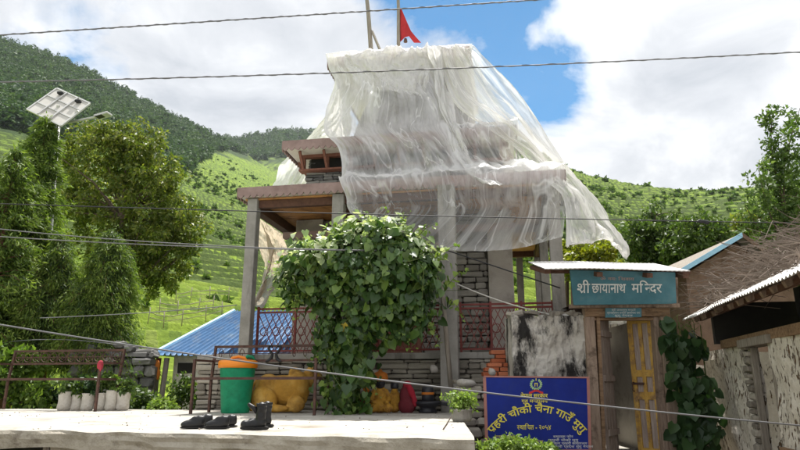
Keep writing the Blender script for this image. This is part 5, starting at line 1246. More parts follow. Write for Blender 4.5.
# the passage behind the gate
base = Vector((at(632, 400, 11).x, 11.3, .66)); root = empty('passage', base, label='mud plastered passage with pale floor seen through the open gate', cat='building')
xl = at(598, 380, GD).x - .08; xr = at(668, 380, GD).x - .05
mb = MB(); mb.box(((xl + xr) / 2, 10.0, .675), (xr - xl + .3, 3.3, .05)); mb.build('floor', m_slab, root, origin=base)
mb = MB(); mb.box((xl - .08, 10.1, 1.6), (.15, 3.0, 1.9)); mb.build('wall', m_hutwall, root, origin=base)
mb = MB(); mb.box((xr + .12, 10.1, 1.6), (.15, 3.0, 1.9)); mb.build('wall', m_hutwall, root, origin=base)
mb = MB(); mb.box(((xl + xr) / 2 + .3, 11.7, 1.75), (xr - xl + 1.6, .2, 2.2)); bw_ = mb.build('wall', m_mould, root, origin=base)
mb = MB(); q = at(611, 380, 11.56)
for i in range(4): mb.box((q.x + i * .13, 11.57, 1.75), (.12, .04, 1.9), jit=.006)
mb.build('door', m_greywood, bw_, origin=base)
mb = MB(); P = [[Vector((xl - .1 + (xr - xl + .3) * i, 8.75 + 1.9 * j, 2.66 + .06 * j)) for i in (0, .5, 1)] for j in (0, .5, 1)]; mb.grid(P); mb.grid([[p + Vector((0, 0, .05)) for p in r] for r in P][::-1]); mb.build('ceiling', m_beam, root, origin=base)  # unseen ceiling, its length set to keep the passage in shade
mb = MB(); 
for i in range(14): mb.box((xl + .1 + .55 * rnd.random(), 11.2 + .25 * rnd.random(), .75 + .28 * rnd.random()), (rnd.uniform(.15, .35), .2, rnd.uniform(.1, .2)), rot=rz(0, rnd.uniform(-15, 15), rnd.uniform(0, 90)), bev=.03, jit=.02)
tag(mb.build('rubble_heap', m_slate, origin=(xl + .4, 11.3, .69)), 'added dark heap of stones at the back of the gate passage', 'stones')  # invented heap filling the dark low part of the passage

# ------------------------------------------------------------------ mud house on the right
hf = at(687, 318, 8.0); ze = hf.z
rr_ = ray(800, 270); k_ = (ze - EYE) / rr_[2]; hn = Vector((rr_[0] * k_, rr_[1] * k_, ze))
hd = (hf - hn); hd.z = 0; hd.normalize(); AH = math.atan2(hd.x, hd.y)
hu = Vector((math.cos(AH), -math.sin(AH), 0))
house = empty('mud_house', (hf.x, hf.y, 0), -AH, label='whitewashed mud house with pitted wall under a corrugated tin roof', cat='house')
def hray_u(px, py, u):     # where a sight line meets the wall plane at local u
    r = Vector(ray(px, py)); k = (hu.x * hf.x + hu.y * hf.y + u) / (hu.x * r.x + hu.y * r.y); p = Vector((r.x * k, r.y * k, EYE + r.z * k))
    return (p - hf).dot(hd), p.z
m_pit, nt = newmat('pitted whitewash')
tc = N(nt, 'ShaderNodeTexCoord'); mp = N(nt, 'ShaderNodeMapping'); mp.inputs['Scale'].default_value = (1.3, 1.3, .62); nt.links.new(tc.outputs['Object'], mp.inputs[0])
nz = noise_n(nt, mp.outputs[0], 17, 5, .62, .4); n2 = noise_n(nt, tc.outputs['Object'], 1.6, 4, .6)
ad = N(nt, 'ShaderNodeMath', operation='MULTIPLY_ADD'); nt.links.new(n2.outputs['Fac'], ad.inputs[0]); ad.inputs[1].default_value = .34; nt.links.new(nz.outputs['Fac'], ad.inputs[2])
pr = ramp(nt, [(0.745, 0.0), (0.79, 1.0)]); nt.links.new(ad.outputs[0], pr.inputs[0])
base_c = ramp(nt, [(0.25, (0.42, 0.37, 0.30)), (0.5, (0.62, 0.57, 0.49)), (0.75, (0.76, 0.72, 0.65))]); nb = noise_n(nt, tc.outputs['Object'], 5, 8, .7); nt.links.new(nb.outputs['Fac'], base_c.inputs[0])
cfin = mix_rgb(nt, base_c.outputs[0], (0.17, 0.115, 0.075), pr.outputs[0])
b = N(nt, 'ShaderNodeBsdfPrincipled'); b.inputs['Roughness'].default_value = .95; b.inputs['Specular IOR Level'].default_value = .1; nt.links.new(cfin, b.inputs['Base Color'])
inv = N(nt, 'ShaderNodeMath', operation='SUBTRACT'); nt.links.new(nb.outputs['Fac'], inv.inputs[0]); nt.links.new(pr.outputs[0], inv.inputs[1])
bp = N(nt, 'ShaderNodeBump'); bp.inputs['Strength'].default_value = 1; bp.inputs['Distance'].default_value = .025; nt.links.new(inv.outputs[0], bp.inputs['Height']); nt.links.new(bp.outputs[0], b.inputs['Normal'])
o = N(nt, 'ShaderNodeOutputMaterial'); nt.links.new(b.outputs[0], o.inputs[0])
WU = .45
WT = 2.06
v1, zt1 = hray_u(750, 348, WU); v2, _ = hray_u(772, 348, WU); dtop = zt1
def wallseg(name, va, vb, z0, z1, u=WU, mat=m_pit, parent=None, nz_=.035):
    mb = MB(); nv = max(2, int(abs(vb - va) / .05)); nh = max(2, int((z1 - z0) / .06)); P = []
    for j in range(nh + 1):
        z = z0 + (z1 - z0) * j / nh
        P.append([Vector((u - nz_ * noise.fractal(Vector((v * 2.2, z * 2.2, 7)), .9, 2, 5), v, z)) for v in [va + (vb - va) * i / nv for i in range(nv + 1)]])
    mb.grid(P)
    for col in (0, -1): mb.grid([[r[col] for r in P], [r[col] + Vector((.09, 0, 0)) for r in P]])
    mb.grid([P[0], [p + Vector((.35, 0, 0)) for p in P[0]]]); mb.grid([P[-1], [p + Vector((.35, 0, 0)) for p in P[-1]]])
    return mb.build(name, mat, parent or house)
wl = wallseg('wall', v1, 1.25, 0.3, WT); wallseg('wall', -7.0, v2, 0.3, WT, WU - .03); wallseg('wall', v2 + .005, v1 - .005, dtop + .1, WT, WU + .01)
mb = MB(); mb.box((WU + .95, .2, 2.38), (2.1, .1, .52)); mb.build('eave_shade_board', m_dark, house)  # near-black board standing in for the shade under the eave
mb = MB(); mb.box((WU + 1.2, 1.2, 1.18), (2.0, .12, 1.76)); mb.build('wall', m_pit, house)
mb = MB(); mb.box((WU + .9, -3.4, 1.5), (.06, 7, 2.6)); mb.build('inner_shade_board', m_dark, house)  # near-black sheet standing in for shade behind the doorway and eave gap
fr_ = MB(); fr_.box((WU + .02, v1 - .03, (dtop + .3) / 2), (.07, .05, dtop - .3)); fr_.box((WU + .02, v2 + .03, (dtop + .3) / 2), (.07, .05, dtop - .3)); fr_.box((WU + .0, (v1 + v2) / 2, dtop + .05), (.18, abs(v1 - v2) + .3, .09)); fr_.build('door_frame', m_greywood, house, bevel=.006)
mb = MB(); stone_wall(mb, v1 + .01, v1 + .17, .6, dtop + .05, y=0, dep=.1, rows=(.06, .11), wid=(.14, .17), proud=.02)
sj = mb.build('jamb_stones', m_stone, house)
for q in sj.data.vertices: x, y = q.co.x, q.co.y; q.co.x = WU - .05 + y; q.co.y = x
mb = MB(); mb.beam((WU - .06, -7, .98), (WU - .06, v2 - .05, .98), .05, .07); mb.build('wall_ledge', m_woodx, house)
SL = .48
P = []; Q = []
n_c = 460
for i in range(n_c + 1):
    v = -7 + 7.25 * i / n_c; wv = .011 * math.sin(i * 2 * math.pi / 4.8); sag = .018 * noise.noise(Vector((v * .9, 0, 0)))
    P.append([Vector((u, v, ze + SL * u + wv + sag + .01 * noise.noise(Vector((v * 2, u * 2, 4))))) for u in (0, .02, .4, .9, 1.5)])
    Q.append([p + Vector((.002, 0, -.006)) for p in P[-1]])
mb = MB(); mb.grid(P); mb.grid([r[::-1] for r in Q]); mb.grid([[r[0] for r in P], [r[0] for r in Q]]); mb.grid([P[-1], Q[-1]])
m_tinR = M('rust streaked tin', [(0.3, (0.50, 0.49, 0.47)), (0.7, (0.74, 0.73, 0.71))], scale=4, rough=0.5, bump=0.1, dirt=(0.25, 0.16, 0.10), dscale=3.0, dlo=0.5, dhi=0.7, dstretch=(.6, 3, 1))
rf = mb.build('tin_roof', m_tinR, house, smooth=True)
mb = MB(); P2 = []
for i in range(60):
    v = -7 + 7.25 * i / 59; P2.append([Vector((u, v, ze + SL * 1.5 - .02 - .3 * (u - 1.5))) for u in (1.5, 3.2)])
mb.grid(P2); mb.build('rear_roof', m_tinR, house)
for i in range(22):
    v = .1 - i * .33 + rnd.uniform(-.05, .05); mb = MB(); mb.beam((.09 + rnd.uniform(0, .06), v, ze - .05 + SL * .07), (1.4, v + rnd.uniform(-.05, .05), ze - .05 + SL * 1.35), .06, .065); mb.build('rafter', m_wood, house, bevel=.006)
mb = MB(); mb.beam((WU + .02, -7, WT + .05), (WU + .02, .15, WT + .05), .14, .1); mb.build('wall_plate', m_woodx, house)
mb = MB(); mb.beam((.2, -7, ze + .0), (.2, .2, ze + .0), .05, .05); mb.build('purlin', m_beam, house)
# brushwood heaped on the roof
base = hf + hu * 1.0 + hd * -1.5 + Vector((0, 0, SL)); mb = MB()
for i in range(900):
    v = min(.7, rnd.gauss(-.9, 1.2)); u = rnd.uniform(.3, 2.1); hmax = max(.06, .40 - .07 * abs(v + .4)); z = ze + SL * min(u, 1.5) + .03 + rnd.random() ** 1.4 * hmax * min(1, u * .9)
    L = rnd.uniform(.25, 1.25); a = rnd.uniform(0, 6.28); e = rnd.gauss(.10, .22); d = Vector((math.cos(a) * math.cos(e), math.sin(a) * math.cos(e), math.sin(e)))
    p0 = hf + hu * u + hd * v; p0.z = z; p0 -= d * L * .4; p0.z = max(p0.z, ze + SL * .1)
    bend = Vector((rnd.gauss(0, .12), rnd.gauss(0, .12), rnd.gauss(0, .1))) * L
    r = rnd.uniform(.003, .0095); mb.tube([p0, p0 + d * L * .5 + bend, p0 + d * L], [r, r * .8, r * .4], 4, cap=False)
tag(mb.build('brushwood_pile', m_twig, origin=base), 'tangled pile of dry brown brushwood heaped on the tin roof', 'brushwood')

# gabled house behind the brush
D = 11.6; base = at(735, 380, D); base.z = .6; gh = empty('gabled_house', base, label='brown mud gable house with a pale blue roof edge behind the brushwood', cat='house')
ap, el_, er = at(735, 239, D), at(681, 271, D), at(800, 285, D)
mb = MB(); poly = [(el_.x + .08, .5), (er.x, .5), (er.x, er.z - .06), (ap.x, ap.z - .08), (el_.x + .08, el_.z - .06)]; mb.prism(poly, D, D + 4); mb.build('wall', m_mudbrown, gh, origin=base)
for a, b, nm in ((el_, ap, 1), (ap, er, 2)):
    mb = MB(); t_ = Vector((0, 0, .05)); f0 = Vector((0, -.25, 0)); f1 = Vector((0, 4.2, 0)); a2 = a + (a - b).normalized() * .12 if nm == 1 else a; b2 = b if nm == 1 else b
    mb.hexa([a2 + f0, b2 + f0, b2 + f1, a2 + f1, a2 + f0 + t_, b2 + f0 + t_, b2 + f1 + t_, a2 + f1 + t_]); rf_ = mb.build('roof', m_slate if nm == 2 else m_greywood, gh, origin=base)
    mb = MB(); dn = Vector((0, 0, -.03)); ff = Vector((0, -.275, 0)); q0, q1 = a2 + ff, b2 + ff
    mb.hexa([q0 + dn, q1 + dn, q1 + dn + Vector((0, .022, 0)), q0 + dn + Vector((0, .022, 0)), q0 + t_ * 1.3, q1 + t_ * 1.3, q1 + t_ * 1.3 + Vector((0, .022, 0)), q0 + t_ * 1.3 + Vector((0, .022, 0))]); mb.build('bargeboard', m_bluestrip if nm == 1 else m_mudbrown, rf_, origin=base)

# blue roofed hut on the left
D = 12.6; e0, e1 = at(153, 355, D), at(300, 357.5, D - .7); r0_, r1_ = at(234, 312, 15.6), at(330, 312, 15.2)
base = Vector((at(195, 380, 13).x, 13.2, .3)); hut = empty('hut', base, label='small cream hut with a blue corrugated tin roof behind the benches', cat='hut')
P = []; n_c = 192
for i in range(n_c + 1):
    k = i / n_c; a = e0.lerp(e1, k); b = r0_.lerp(r1_, k); w_ = .14 * max(0, abs(((i / 8.0) % 1) - .5) * 2 - .6)
    P.append([a.lerp(b, t) + Vector((0, -.1 * 0, w_)) for t in (0, .33, .66, 1)])
mb = MB(); mb.grid(P); mb.grid([[p + Vector((0, 0, -.01)) for p in r][::-1] for r in P]); mb.build('roof', m_bluetin, hut, origin=base)
bk0, bk1 = r0_ + Vector((.6, 2.6, -1)), r1_ + Vector((.6, 2.6, -1)); lf0 = e0 + Vector((.2, 4.2, 0))
mb = MB(); mb.add([r0_, r1_, bk1, bk0], [(0, 1, 2, 3)]); mb.add([e0, r0_, bk0, lf0], [(0, 1, 2, 3)]); mb.build('rear_roof', m_bluetin, hut, origin=base)
mb = MB(); mb.tube([e0 + Vector((0, 0, .02)), r0_ + Vector((0, 0, .03))], .05, 6); mb.build('ridge_cap', m_bluestrip, hut, origin=base)
wa, wb = e0 + Vector((.32, .3, 0)), e1 + Vector((0, .3, 0)); mb = MB()
mb.hexa([Vector((wa.x, wa.y, .2)), Vector((wb.x, wb.y, .2)), Vector((wb.x, wb.y + 2.2, .2)), Vector((wa.x + .3, wa.y + 2.2, .2)), Vector((wa.x, wa.y, wa.z + .02)), Vector((wb.x, wb.y, wb.z + .02)), Vector((wb.x, wb.y + 2.2, wb.z + .75)), Vector((wa.x + .3, wa.y + 2.2, wa.z + .4))]); wl = mb.build('wall', m_hutwall, hut, origin=base)
q = at(187, 368, 12.85); mb = MB(); mb.box((q.x, wa.y - .05 - .02, q.z), (.34, .08, .2)); mb.build('window', m_dark, hut, origin=base)
for px, mt in ((159, m_redrail), (167, m_greywood)):
    q = at(px, 358, 12.7); mb = MB(); mb.tube([(q.x - .08, q.y - .02, .3), (q.x, q.y, q.z)], .055, 8); mb.build('post', mt, hut, origin=base, smooth=True)
q = at(156, 366, 12.5); tag(blob('hanging_cloth', [((0, 0, 0), (.08, .05, .13)), ((-.05, 0, -.12), (.07, .04, .1)), ((.05, 0, -.16), (.05, .04, .12))], m_idolorange, None, voxel=.015, sm=3), 'orange red cloth hanging from the corner of the blue roofed hut', 'cloth').location = q

# dark dry stone wall behind the planters
base = Vector((at(125, 370, 12.2).x, 12.2, .4)); root = empty('field_wall', base, label='dark dry stone wall left of the blue roofed hut', cat='wall')
mb = MB(); a_, b_ = at(70, 370, 12.2).x, at(152, 370, 12.2).x; stone_wall(mb, a_, b_, .4, at(120, 345, 12.2).z, y=12.2, dep=.35, rows=(.10, .22), wid=(.16, .5), proud=.08, top_jit=.08, bev=.05, jit=.02); mb.build('stones', m_slate, root, origin=base)
mb = MB(); mb.box(((a_ + b_) / 2, 12.5, 1.2), (b_ - a_, .2, 1.5)); mb.build('core', m_mortar, root, origin=base)

# ------------------------------------------------------------------ stick fences in the fields
def stick_fence(pts, D, label, h=.5):
    r_ = empty('stick_fence', at(*pts[0], D), label=label, cat='fence'); org = at(*pts[0], D)
    for i in range(len(pts) - 1):
        mb = MB(); a, b = at(*pts[i], D + .3 * i), at(*pts[i + 1], D + .3 * (i + 1)); mb.tube([a, (a + b) / 2 + Vector((0, 0, -.04)), b], .02, 5); mb.tube([a + Vector((0, .05, -.22)), b + Vector((0, .05, -.2))], .014, 5); mb.build('rail', m_greywood, r_, origin=org, smooth=True)
    for p in pts:
        q = at(*p, D); mb = MB(); mb.tube([q + Vector((rnd.uniform(-.05, .05), 0, -h)), q + Vector((0, 0, .2))], .022, 6); mb.build('post', m_greywood, r_, origin=org, smooth=True)
stick_fence([(176, 294), (192, 291), (210, 290), (229, 291)], 33, 'upper stick fence across the bright green field')
stick_fence([(150, 312), (164, 316), (183, 314), (206, 310), (222, 306)], 26, 'nearer crooked stick fence above the blue hut roof')
stick_fence([(160, 303), (178, 305), (200, 302), (214, 300)], 29, 'middle stick fence between two others in the green field')

# ------------------------------------------------------------------ trees and plants
def P3(px, py, D): return at(px, py, D)[:]
def R3(px, D, k=1.0): return px * D / F * k
g0 = at(4, 400, 13.2); tz = at(28, 120, 13.2).z
conifer('conifer_tree', 'tall feathery conifer at the left edge with drooping sprays', (g0.x, 13.2, .6), tz - .6, 1.0, 240, 270, m_lf_con, m_redbark, top=.5, z0=.2, L=.125, W=.024, droop=.5, taper=.7, trunk_r=.15)
g0 = at(-25, 400, 12.2); tz = at(-25, 150, 12.2).z
conifer('conifer_tree', 'conifer cut off by the left edge of the view', (g0.x, 12.2, .6), tz - .6, 1.15, 150, 230, m_lf_con, m_redbark, top=.5, z0=.25, L=.125, W=.024, droop=.5, taper=.7)
g0 = at(90, 400, 12.8); tz = at(95, 232, 12.8).z
conifer('conifer_tree', 'dark weeping conifer with a reddish trunk beside the planters', (g0.x - .15, 12.8, .6), tz - .6, 1.0, 190, 420, m_lf_con2, m_redbark, top=.6, z0=.42, L=.095, W=.016, droop=.95, taper=.5, trunk_r=.1, lean=(.2, 0))
g0 = at(36, 400, 12.7)
conifer('conifer_tree', 'low dark conifer hiding the lower street light pole', (g0.x + .05, 12.7, .6), at(57, 236, 12.7).z - .6, .9, 140, 330, m_lf_con2, m_redbark, top=.6, z0=.36, L=.095, W=.016, droop=.9, taper=.5, trunk_r=.1)
D = 18.5
broad_tree('walnut_tree', 'large olive green broadleaf tree behind the conifers', 'tree', (at(125, 400, D).x, D, .9), [at(128, 385, D), at(124, 300, D), at(122, 220, D), at(128, 150, D)],
           [(P3(112, 148, D), (R3(40, D), 1.1, R3(38, D))), (P3(140, 150, D), (R3(34, D), 1.0, R3(36, D))), (P3(150, 185, D), (R3(44, D), 1.3, R3(40, D))), (P3(85, 200, D + .4), (R3(38, D), 1.2, R3(48, D))), (P3(150, 235, D), (R3(42, D), 1.3, R3(36, D))), (P3(180, 222, D), (R3(28, D), .9, R3(32, D))), (P3(156, 270, D), (R3(34, D), 1.0, R3(28, D))), (P3(70, 150, D + .4), (R3(26, D), .9, R3(28, D))), (P3(110, 250, D), (R3(45, D), 1.0, R3(45, D))), (P3(190, 250, D), (R3(16, D), .5, R3(18, D)))],
           720, .24, 40, .135, .062, m_lf_walnut, r0=.16, branches=70, up=.35, shell=.3, droop=.5)
D = 11.4
broad_tree('leafy_bush', 'bright leafy bush at the far left behind the platform', 'bush', (at(10, 400, D).x, D, .9), [at(10, 405, D), at(12, 370, D)], [(P3(8, 372, D), (R3(32, D), .4, R3(34, D))), (P3(38, 395, D), (R3(14, D), .3, R3(14, D)))], 90, .12, 22, .13, .07, m_lf_bright, r0=.03, branches=12, up=.4)
for px, py, s_, D, lm, lab in ((118, 402, 12, 11.0, m_lf_mid, 'low green weed clump right of the sack planters'), (142, 402, 16, 11.3, m_lf_mid, 'green nettle clump in front of the hut corner post'), (183, 392, 18, 11.6, m_lf_mid, 'leafy shrub in front of the cream hut wall'), (163, 406, 9, 10.9, m_lf_weed, 'small pale weed tuft beside the platform edge'), (42, 396, 14, 11.6, m_lf_ivy, 'dark weed clump behind the leftmost planter'), (205, 400, 10, 11.0, m_lf_mid, 'small leafy weed left of the green bin')):
    c = at(px, py, D)
    broad_tree('weed_clump', lab, 'plant', (c.x, D, .9), [(c.x, D, .9), c[:]], [(c[:], (R3(s_, D), .25, R3(s_ * .8, D)))], 46, .09, 16, .085, .045, lm, r0=.015, branches=10, up=.4)
# behind the gate
for nm, lab, cx, cy, rx, ry, D, lm, n_, base_y in (
        ('leafy_bush', 'yellow green bush behind the gate left of the flapping plastic tip', 590, 258, 26, 20, 14.5, m_lf_yel, 120, 300),
        ('broadleaf_tree', 'rounded green tree behind the teal header board', 655, 232, 40, 33, 19, m_lf_mid, 260, 330),
        ('broadleaf_tree', 'darker green tree between the rounded tree and the gable house', 698, 236, 34, 30, 17.5, m_lf_mid, 220, 330),
        ('broadleaf_tree', 'olive tree behind the gable house roof', 752, 232, 40, 34, 18.5, m_lf_walnut, 240, 330),
        ('broadleaf_tree', 'green tree at the right edge behind the brushwood', 806, 238, 34, 34, 16.5, m_lf_mid, 200, 330),
        ('leafy_bush', 'small yellow leaved bush under the lower right corner of the plastic', 567, 250, 12, 9, 15.5, m_lf_yel, 50, 300)):
    broad_tree(nm, lab, 'tree' if 'tree' in nm else 'bush', (at(cx, 400, D).x, D, .9), [(at(cx, 400, D).x, D, .9), at(cx, cy + ry * .6, D)[:], at(cx, cy - ry * .5, D)[:]],
               [(P3(cx, cy, D), (R3(rx * .8, D), 1.0, R3(ry * .85, D))), (P3(cx - rx * .5, cy + ry * .35, D), (R3(rx * .55, D), .8, R3(ry * .6, D))), (P3(cx + rx * .5, cy + ry * .3, D), (R3(rx * .55, D), .8, R3(ry * .55, D))), (P3(cx + rx * .15, cy + ry * .9, D), (R3(rx * .8, D), .8, R3(ry * .6, D)))],
               n_, .2, 30, .15, .075, lm, r0=.07, branches=40, up=.35, shell=.25, droop=.3)
D = 12.5      # upright young pear tree on the right
root = empty('pear_tree', (at(792, 400, D).x, D, .7), label='slender upright tree with sparse leafy shoots at the right edge', cat='tree'); b0 = Vector(root.location)
mb = MB(); cs = []; 
tr = [b0, at(790, 330, D), at(787, 260, D), at(783, 190, D)]
mb.tube(tr, [.07, .06, .045, .03], 8)
for (x0_, y0_), (x1_, y1_), n_ in (((783, 200), (772, 112), 20), ((785, 230), (800, 108), 20), ((787, 250), (758, 165), 16), ((788, 262), (745, 205), 14), ((784, 215), (786, 150), 14), ((788, 250), (812, 160), 18), ((789, 280), (825, 215), 14), ((789, 285), (760, 235), 14), ((788, 270), (775, 180), 14), ((790, 275), (802, 200), 16), ((790, 290), (735, 245), 12)):
    dz = rnd.uniform(-.5, .5); a, b = at(x0_, y0_, D), at(x1_, y1_, D + dz); mid = (a + b) / 2 + (b - a).cross(Vector((0, 1, 0))) * .06
    q = spline([a, mid, b], 8); mb.tube([Vector(p) for p in q], [.022 - .002 * i for i in range(9)], 5, cap=False)
    for i in range(n_):
        k = .2 + .8 * (i + rnd.random()) / n_; p = q[min(8, int(k * 8))] * 1.0; [cs.append((p[0] + rnd.gauss(0, .12), p[1] + rnd.gauss(0, .15), p[2] + rnd.gauss(0, .09))) for _q in (0, 1)]
v, f = clump_leaves(cs, rng.uniform(.07, .19, len(cs)), 20, .10, .055, up=.3, out=.8, droop=-.1); quads_obj('crown', v, f, m_lf_pear, root, origin=b0); mb.build('trunk', m_bark, root, origin=b0, smooth=True)

# squash vine smothering its support in front of the temple
D = 8.95; b0 = at(352, 412, 9.3); b0.z = 1.22
vine = empty('squash_vine', b0, label='huge broad leaved vine heaped over its support in front of the temple', cat='vine')
ells = [((*P3(352, 268, D),), (R3(58, D), .62, R3(36, D))), ((*P3(388, 270, D),), (R3(46, D), .6, R3(40, D))), ((*P3(308, 278, D),), (R3(30, D), .5, R3(22, D))), ((*P3(418, 288, D),), (R3(18, D), .4, R3(36, D))), ((*P3(375, 245, D),), (R3(40, D), .45, R3(20, D))), ((*P3(345, 318, D),), (R3(30, D), .45, R3(40, D))), ((*P3(382, 312, D),), (R3(38, D), .45, R3(28, D))), ((*P3(347, 365, D),), (R3(19, D), .32, R3(48, D)))]
def vine_clumps(n_cl, per, L, top, spread):
    cen = np.array(fill_ellipsoids(ells, n_cl * (3 if top else 1), .72)); org_ = np.array([P3(370, 285, D)])
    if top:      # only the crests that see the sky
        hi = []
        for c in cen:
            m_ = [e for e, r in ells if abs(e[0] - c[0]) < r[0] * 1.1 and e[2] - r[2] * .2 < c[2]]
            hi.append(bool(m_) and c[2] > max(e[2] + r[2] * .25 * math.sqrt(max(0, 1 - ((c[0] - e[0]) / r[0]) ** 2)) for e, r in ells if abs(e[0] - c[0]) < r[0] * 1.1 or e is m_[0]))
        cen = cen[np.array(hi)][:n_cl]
    k = len(cen); cs = np.repeat(cen, per, 0); n = len(cs); sz = np.repeat(rng.uniform(.6, 1.35, k), per)
    off = rng.normal(size=(n, 3)) * spread * sz[:, None] * np.array([1, .8, .8]); P = cs + off
    outw = unit((P - org_) * np.array([.5, 1.3, .8]) + np.array([[0, -.35, 0]])); tilt = np.repeat(rng.normal(size=(k, 3)) * .35, per, 0)
    Nn = outw * .9 + tilt + rng.normal(size=(n, 3)) * .38 + np.array([0, 0, .95 if top else .35])
    Dd = outw * .5 + rng.normal(size=(n, 3)) * .45 + np.array([0, 0, -.25 if top else -.85])
    s_ = rng.uniform(.4, 1.3, n) * sz
    return leaf_arrays(P, Dd, Nn, L * s_, L * .92 * s_, fold=.13, droop=.25, wide=True)
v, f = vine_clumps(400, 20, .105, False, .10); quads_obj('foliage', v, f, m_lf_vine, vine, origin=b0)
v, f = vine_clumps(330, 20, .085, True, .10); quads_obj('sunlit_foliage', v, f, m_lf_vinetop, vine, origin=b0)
arr = []; shoots = []
for (x0_, y0_, x1_, y1_) in ((380, 232, 388, 208), (395, 230, 410, 212), (415, 240, 436, 224), (435, 258, 458, 246), (448, 285, 466, 272), (450, 300, 463, 318), (300, 265, 272, 262), (296, 280, 268, 290), (310, 292, 285, 306), (345, 235, 330, 222), (320, 250, 296, 240), (372, 228, 366, 214), (425, 320, 440, 345), (335, 345, 318, 362), (365, 370, 378, 396), (330, 380, 322, 404), (300, 296, 292, 318), (405, 330, 410, 352)):
    a = Vector(P3(x0_, y0_, D - .15)); b = Vector(P3(x1_, y1_, D - .1 + rnd.uniform(-.25, .25))); q = spline([a, (a + b) / 2 + Vector((0, 0, .05)), b], 9); shoots.append([Vector(p) for p in q])
    n = 16; k = rng.integers(0, 10, n); P = q[k] + rng.normal(size=(n, 3)) * .03; s_ = rng.uniform(.5, 1.2, n) * (1.1 - k * .07)
    arr.append(leaf_arrays(P, rng.normal(size=(n, 3)) + np.array([0, -.3, -.5]), rng.normal(size=(n, 3)) * .5 + np.array([0, -.4, .8]), .10 * s_, .09 * s_, fold=.13, droop=.25, wide=True))
v, f = merge(arr); quads_obj('shoot_leaves', v, f, m_lf_weed, vine, origin=b0)
mb = MB()
for i in range(60):     # hanging shoots, tendrils and the support inside
    c, r = ells[rnd.randrange(8)]; a = rnd.uniform(0, 6.28); p = Vector((c[0] + r[0] * .9 * math.cos(a), c[1] + r[1] * .9 * math.sin(a) - .1, c[2])); mb.tube([p, p + Vector((rnd.gauss(0, .12), rnd.gauss(0, .1), rnd.uniform(-.3, .15))), p + Vector((rnd.gauss(0, .25), rnd.gauss(0, .1), rnd.uniform(-.6, .3)))], [.006, .005, .003], 4, cap=False)
for px in (335, 350, 362): mb.tube([b0 + Vector(((px - 350) * .006, rnd.uniform(-.1, .1), 0)), at(px + rnd.uniform(-5, 5), 345, 9.1), at(px + (px - 350) * 1.2, 262, 8.95)], [.035, .03, .02], 6)
for q in shoots: mb.tube(q, [.007 - .0005 * i for i in range(10)], 4, cap=False)
mb.build('stems', m_stem, vine, origin=b0, smooth=True)
c = np.array([at(343, 323, 8.62)[:]]); v, f = leaf_arrays(c, np.array([[.1, 0, -1.]]), np.array([[.1, -1, .2]]), np.array([.14]), np.array([.12]), wide=True); quads_obj('yellowed_leaf', v, f, m_lf_dead, vine, origin=b0)
a = at(451, 388, 9.35); mb = MB(); mb.tube([a, at(444, 310, 9.3), at(437, 243, 9.25)], [.035, .035, .028], 8); tag(mb.build('timber_prop', m_greywood, origin=a, smooth=True), 'thin weathered pole leaning against the middle column', 'pole')

# ivy and big leaves by the right gate post
b0 = Vector((at(690, 400, 8.35).x, 8.35, .65)); root = empty('gourd_creeper', b0, label='dark big leaved creeper climbing between the gate and the mud house', cat='creeper')
Pq = []; 
for px, py, sx, sy, n_ in ((672, 340, 6, 14, 34), (690, 345, 12, 10, 40), (680, 372, 9, 16, 50), (695, 400, 13, 26, 120), (708, 420, 10, 24, 90), (685, 430, 9, 16, 70), (668, 322, 5, 6, 14)):
    for _ in range(n_): Pq.append(at(rnd.gauss(px, sx * .6), rnd.gauss(py, sy * .6), 8.05 + rnd.uniform(-.12, .3))[:])
Pq = np.array(Pq); n = len(Pq); s_ = rng.uniform(.6, 1.3, n)
v, f = leaf_arrays(Pq, rng.normal(size=(n, 3)) * .45 + [0, 0, -.8], rng.normal(size=(n, 3)) * .4 + [-.1, -.8, .5], .15 * s_, .14 * s_, fold=.1, droop=.2, wide=True); quads_obj('foliage', v, f, m_lf_ivy, root, origin=b0)
mb = MB()
for px in (676, 684, 693, 704): mb.tube([(at(px + 6, 400, 8.3).x, 8.3, .65), at(px + 3, 390, 8.25), at(px + rnd.uniform(-5, 3), 325, 8.2)], [.014, .011, .006], 5)
for i in range(16): 
    p = at(rnd.uniform(664, 692), rnd.uniform(314, 326), 8.0); mb.tube([p, p + Vector((rnd.gauss(0, .08), rnd.gauss(0, .05), -.08)), p + Vector((rnd.gauss(0, .12), 0, -.3 * rnd.random()))], [.005, .004, .002], 4, cap=False)
mb.build('stems', m_stem, root, origin=b0)
b0 = Vector((at(693, 400, 9.2).x, 9.3, .6)); root = empty('rubble_wall', b0, label='low rubble wall half hidden by the dark creeper', cat='wall'); mb = MB(); stone_wall(mb, at(676, 400, 9.2).x, at(716, 400, 9.2).x, .6, 1.9, y=9.2, dep=.3, rows=(.1, .2), wid=(.15, .35), proud=.05, bev=.04, jit=.015); mb.build('stones', m_stone, root, origin=b0)
# weeds in front of the police board
for px, py, s_, lab in ((492, 448, 13, 'pale weed below the left corner of the blue sign'), (512, 444, 13, 'taller pale weed reaching over the lower left of the blue sign'), (530, 449, 12, 'pale weed below the centre of the blue sign'), (548, 450, 9, 'short pale weed below the right half of the blue sign')):
    D = 7.2; c = at(px, py, D); broad_tree('weed', lab, 'plant', (c.x, D, .6), [(c.x, D, .6), (c.x + .02, D, c.z - .05), c[:]], [(c[:], (R3(s_, D), .16, R3(s_ * .7, D)))], 34, .05, 10, .065, .028, m_lf_weed, r0=.01, branches=14, up=.5)

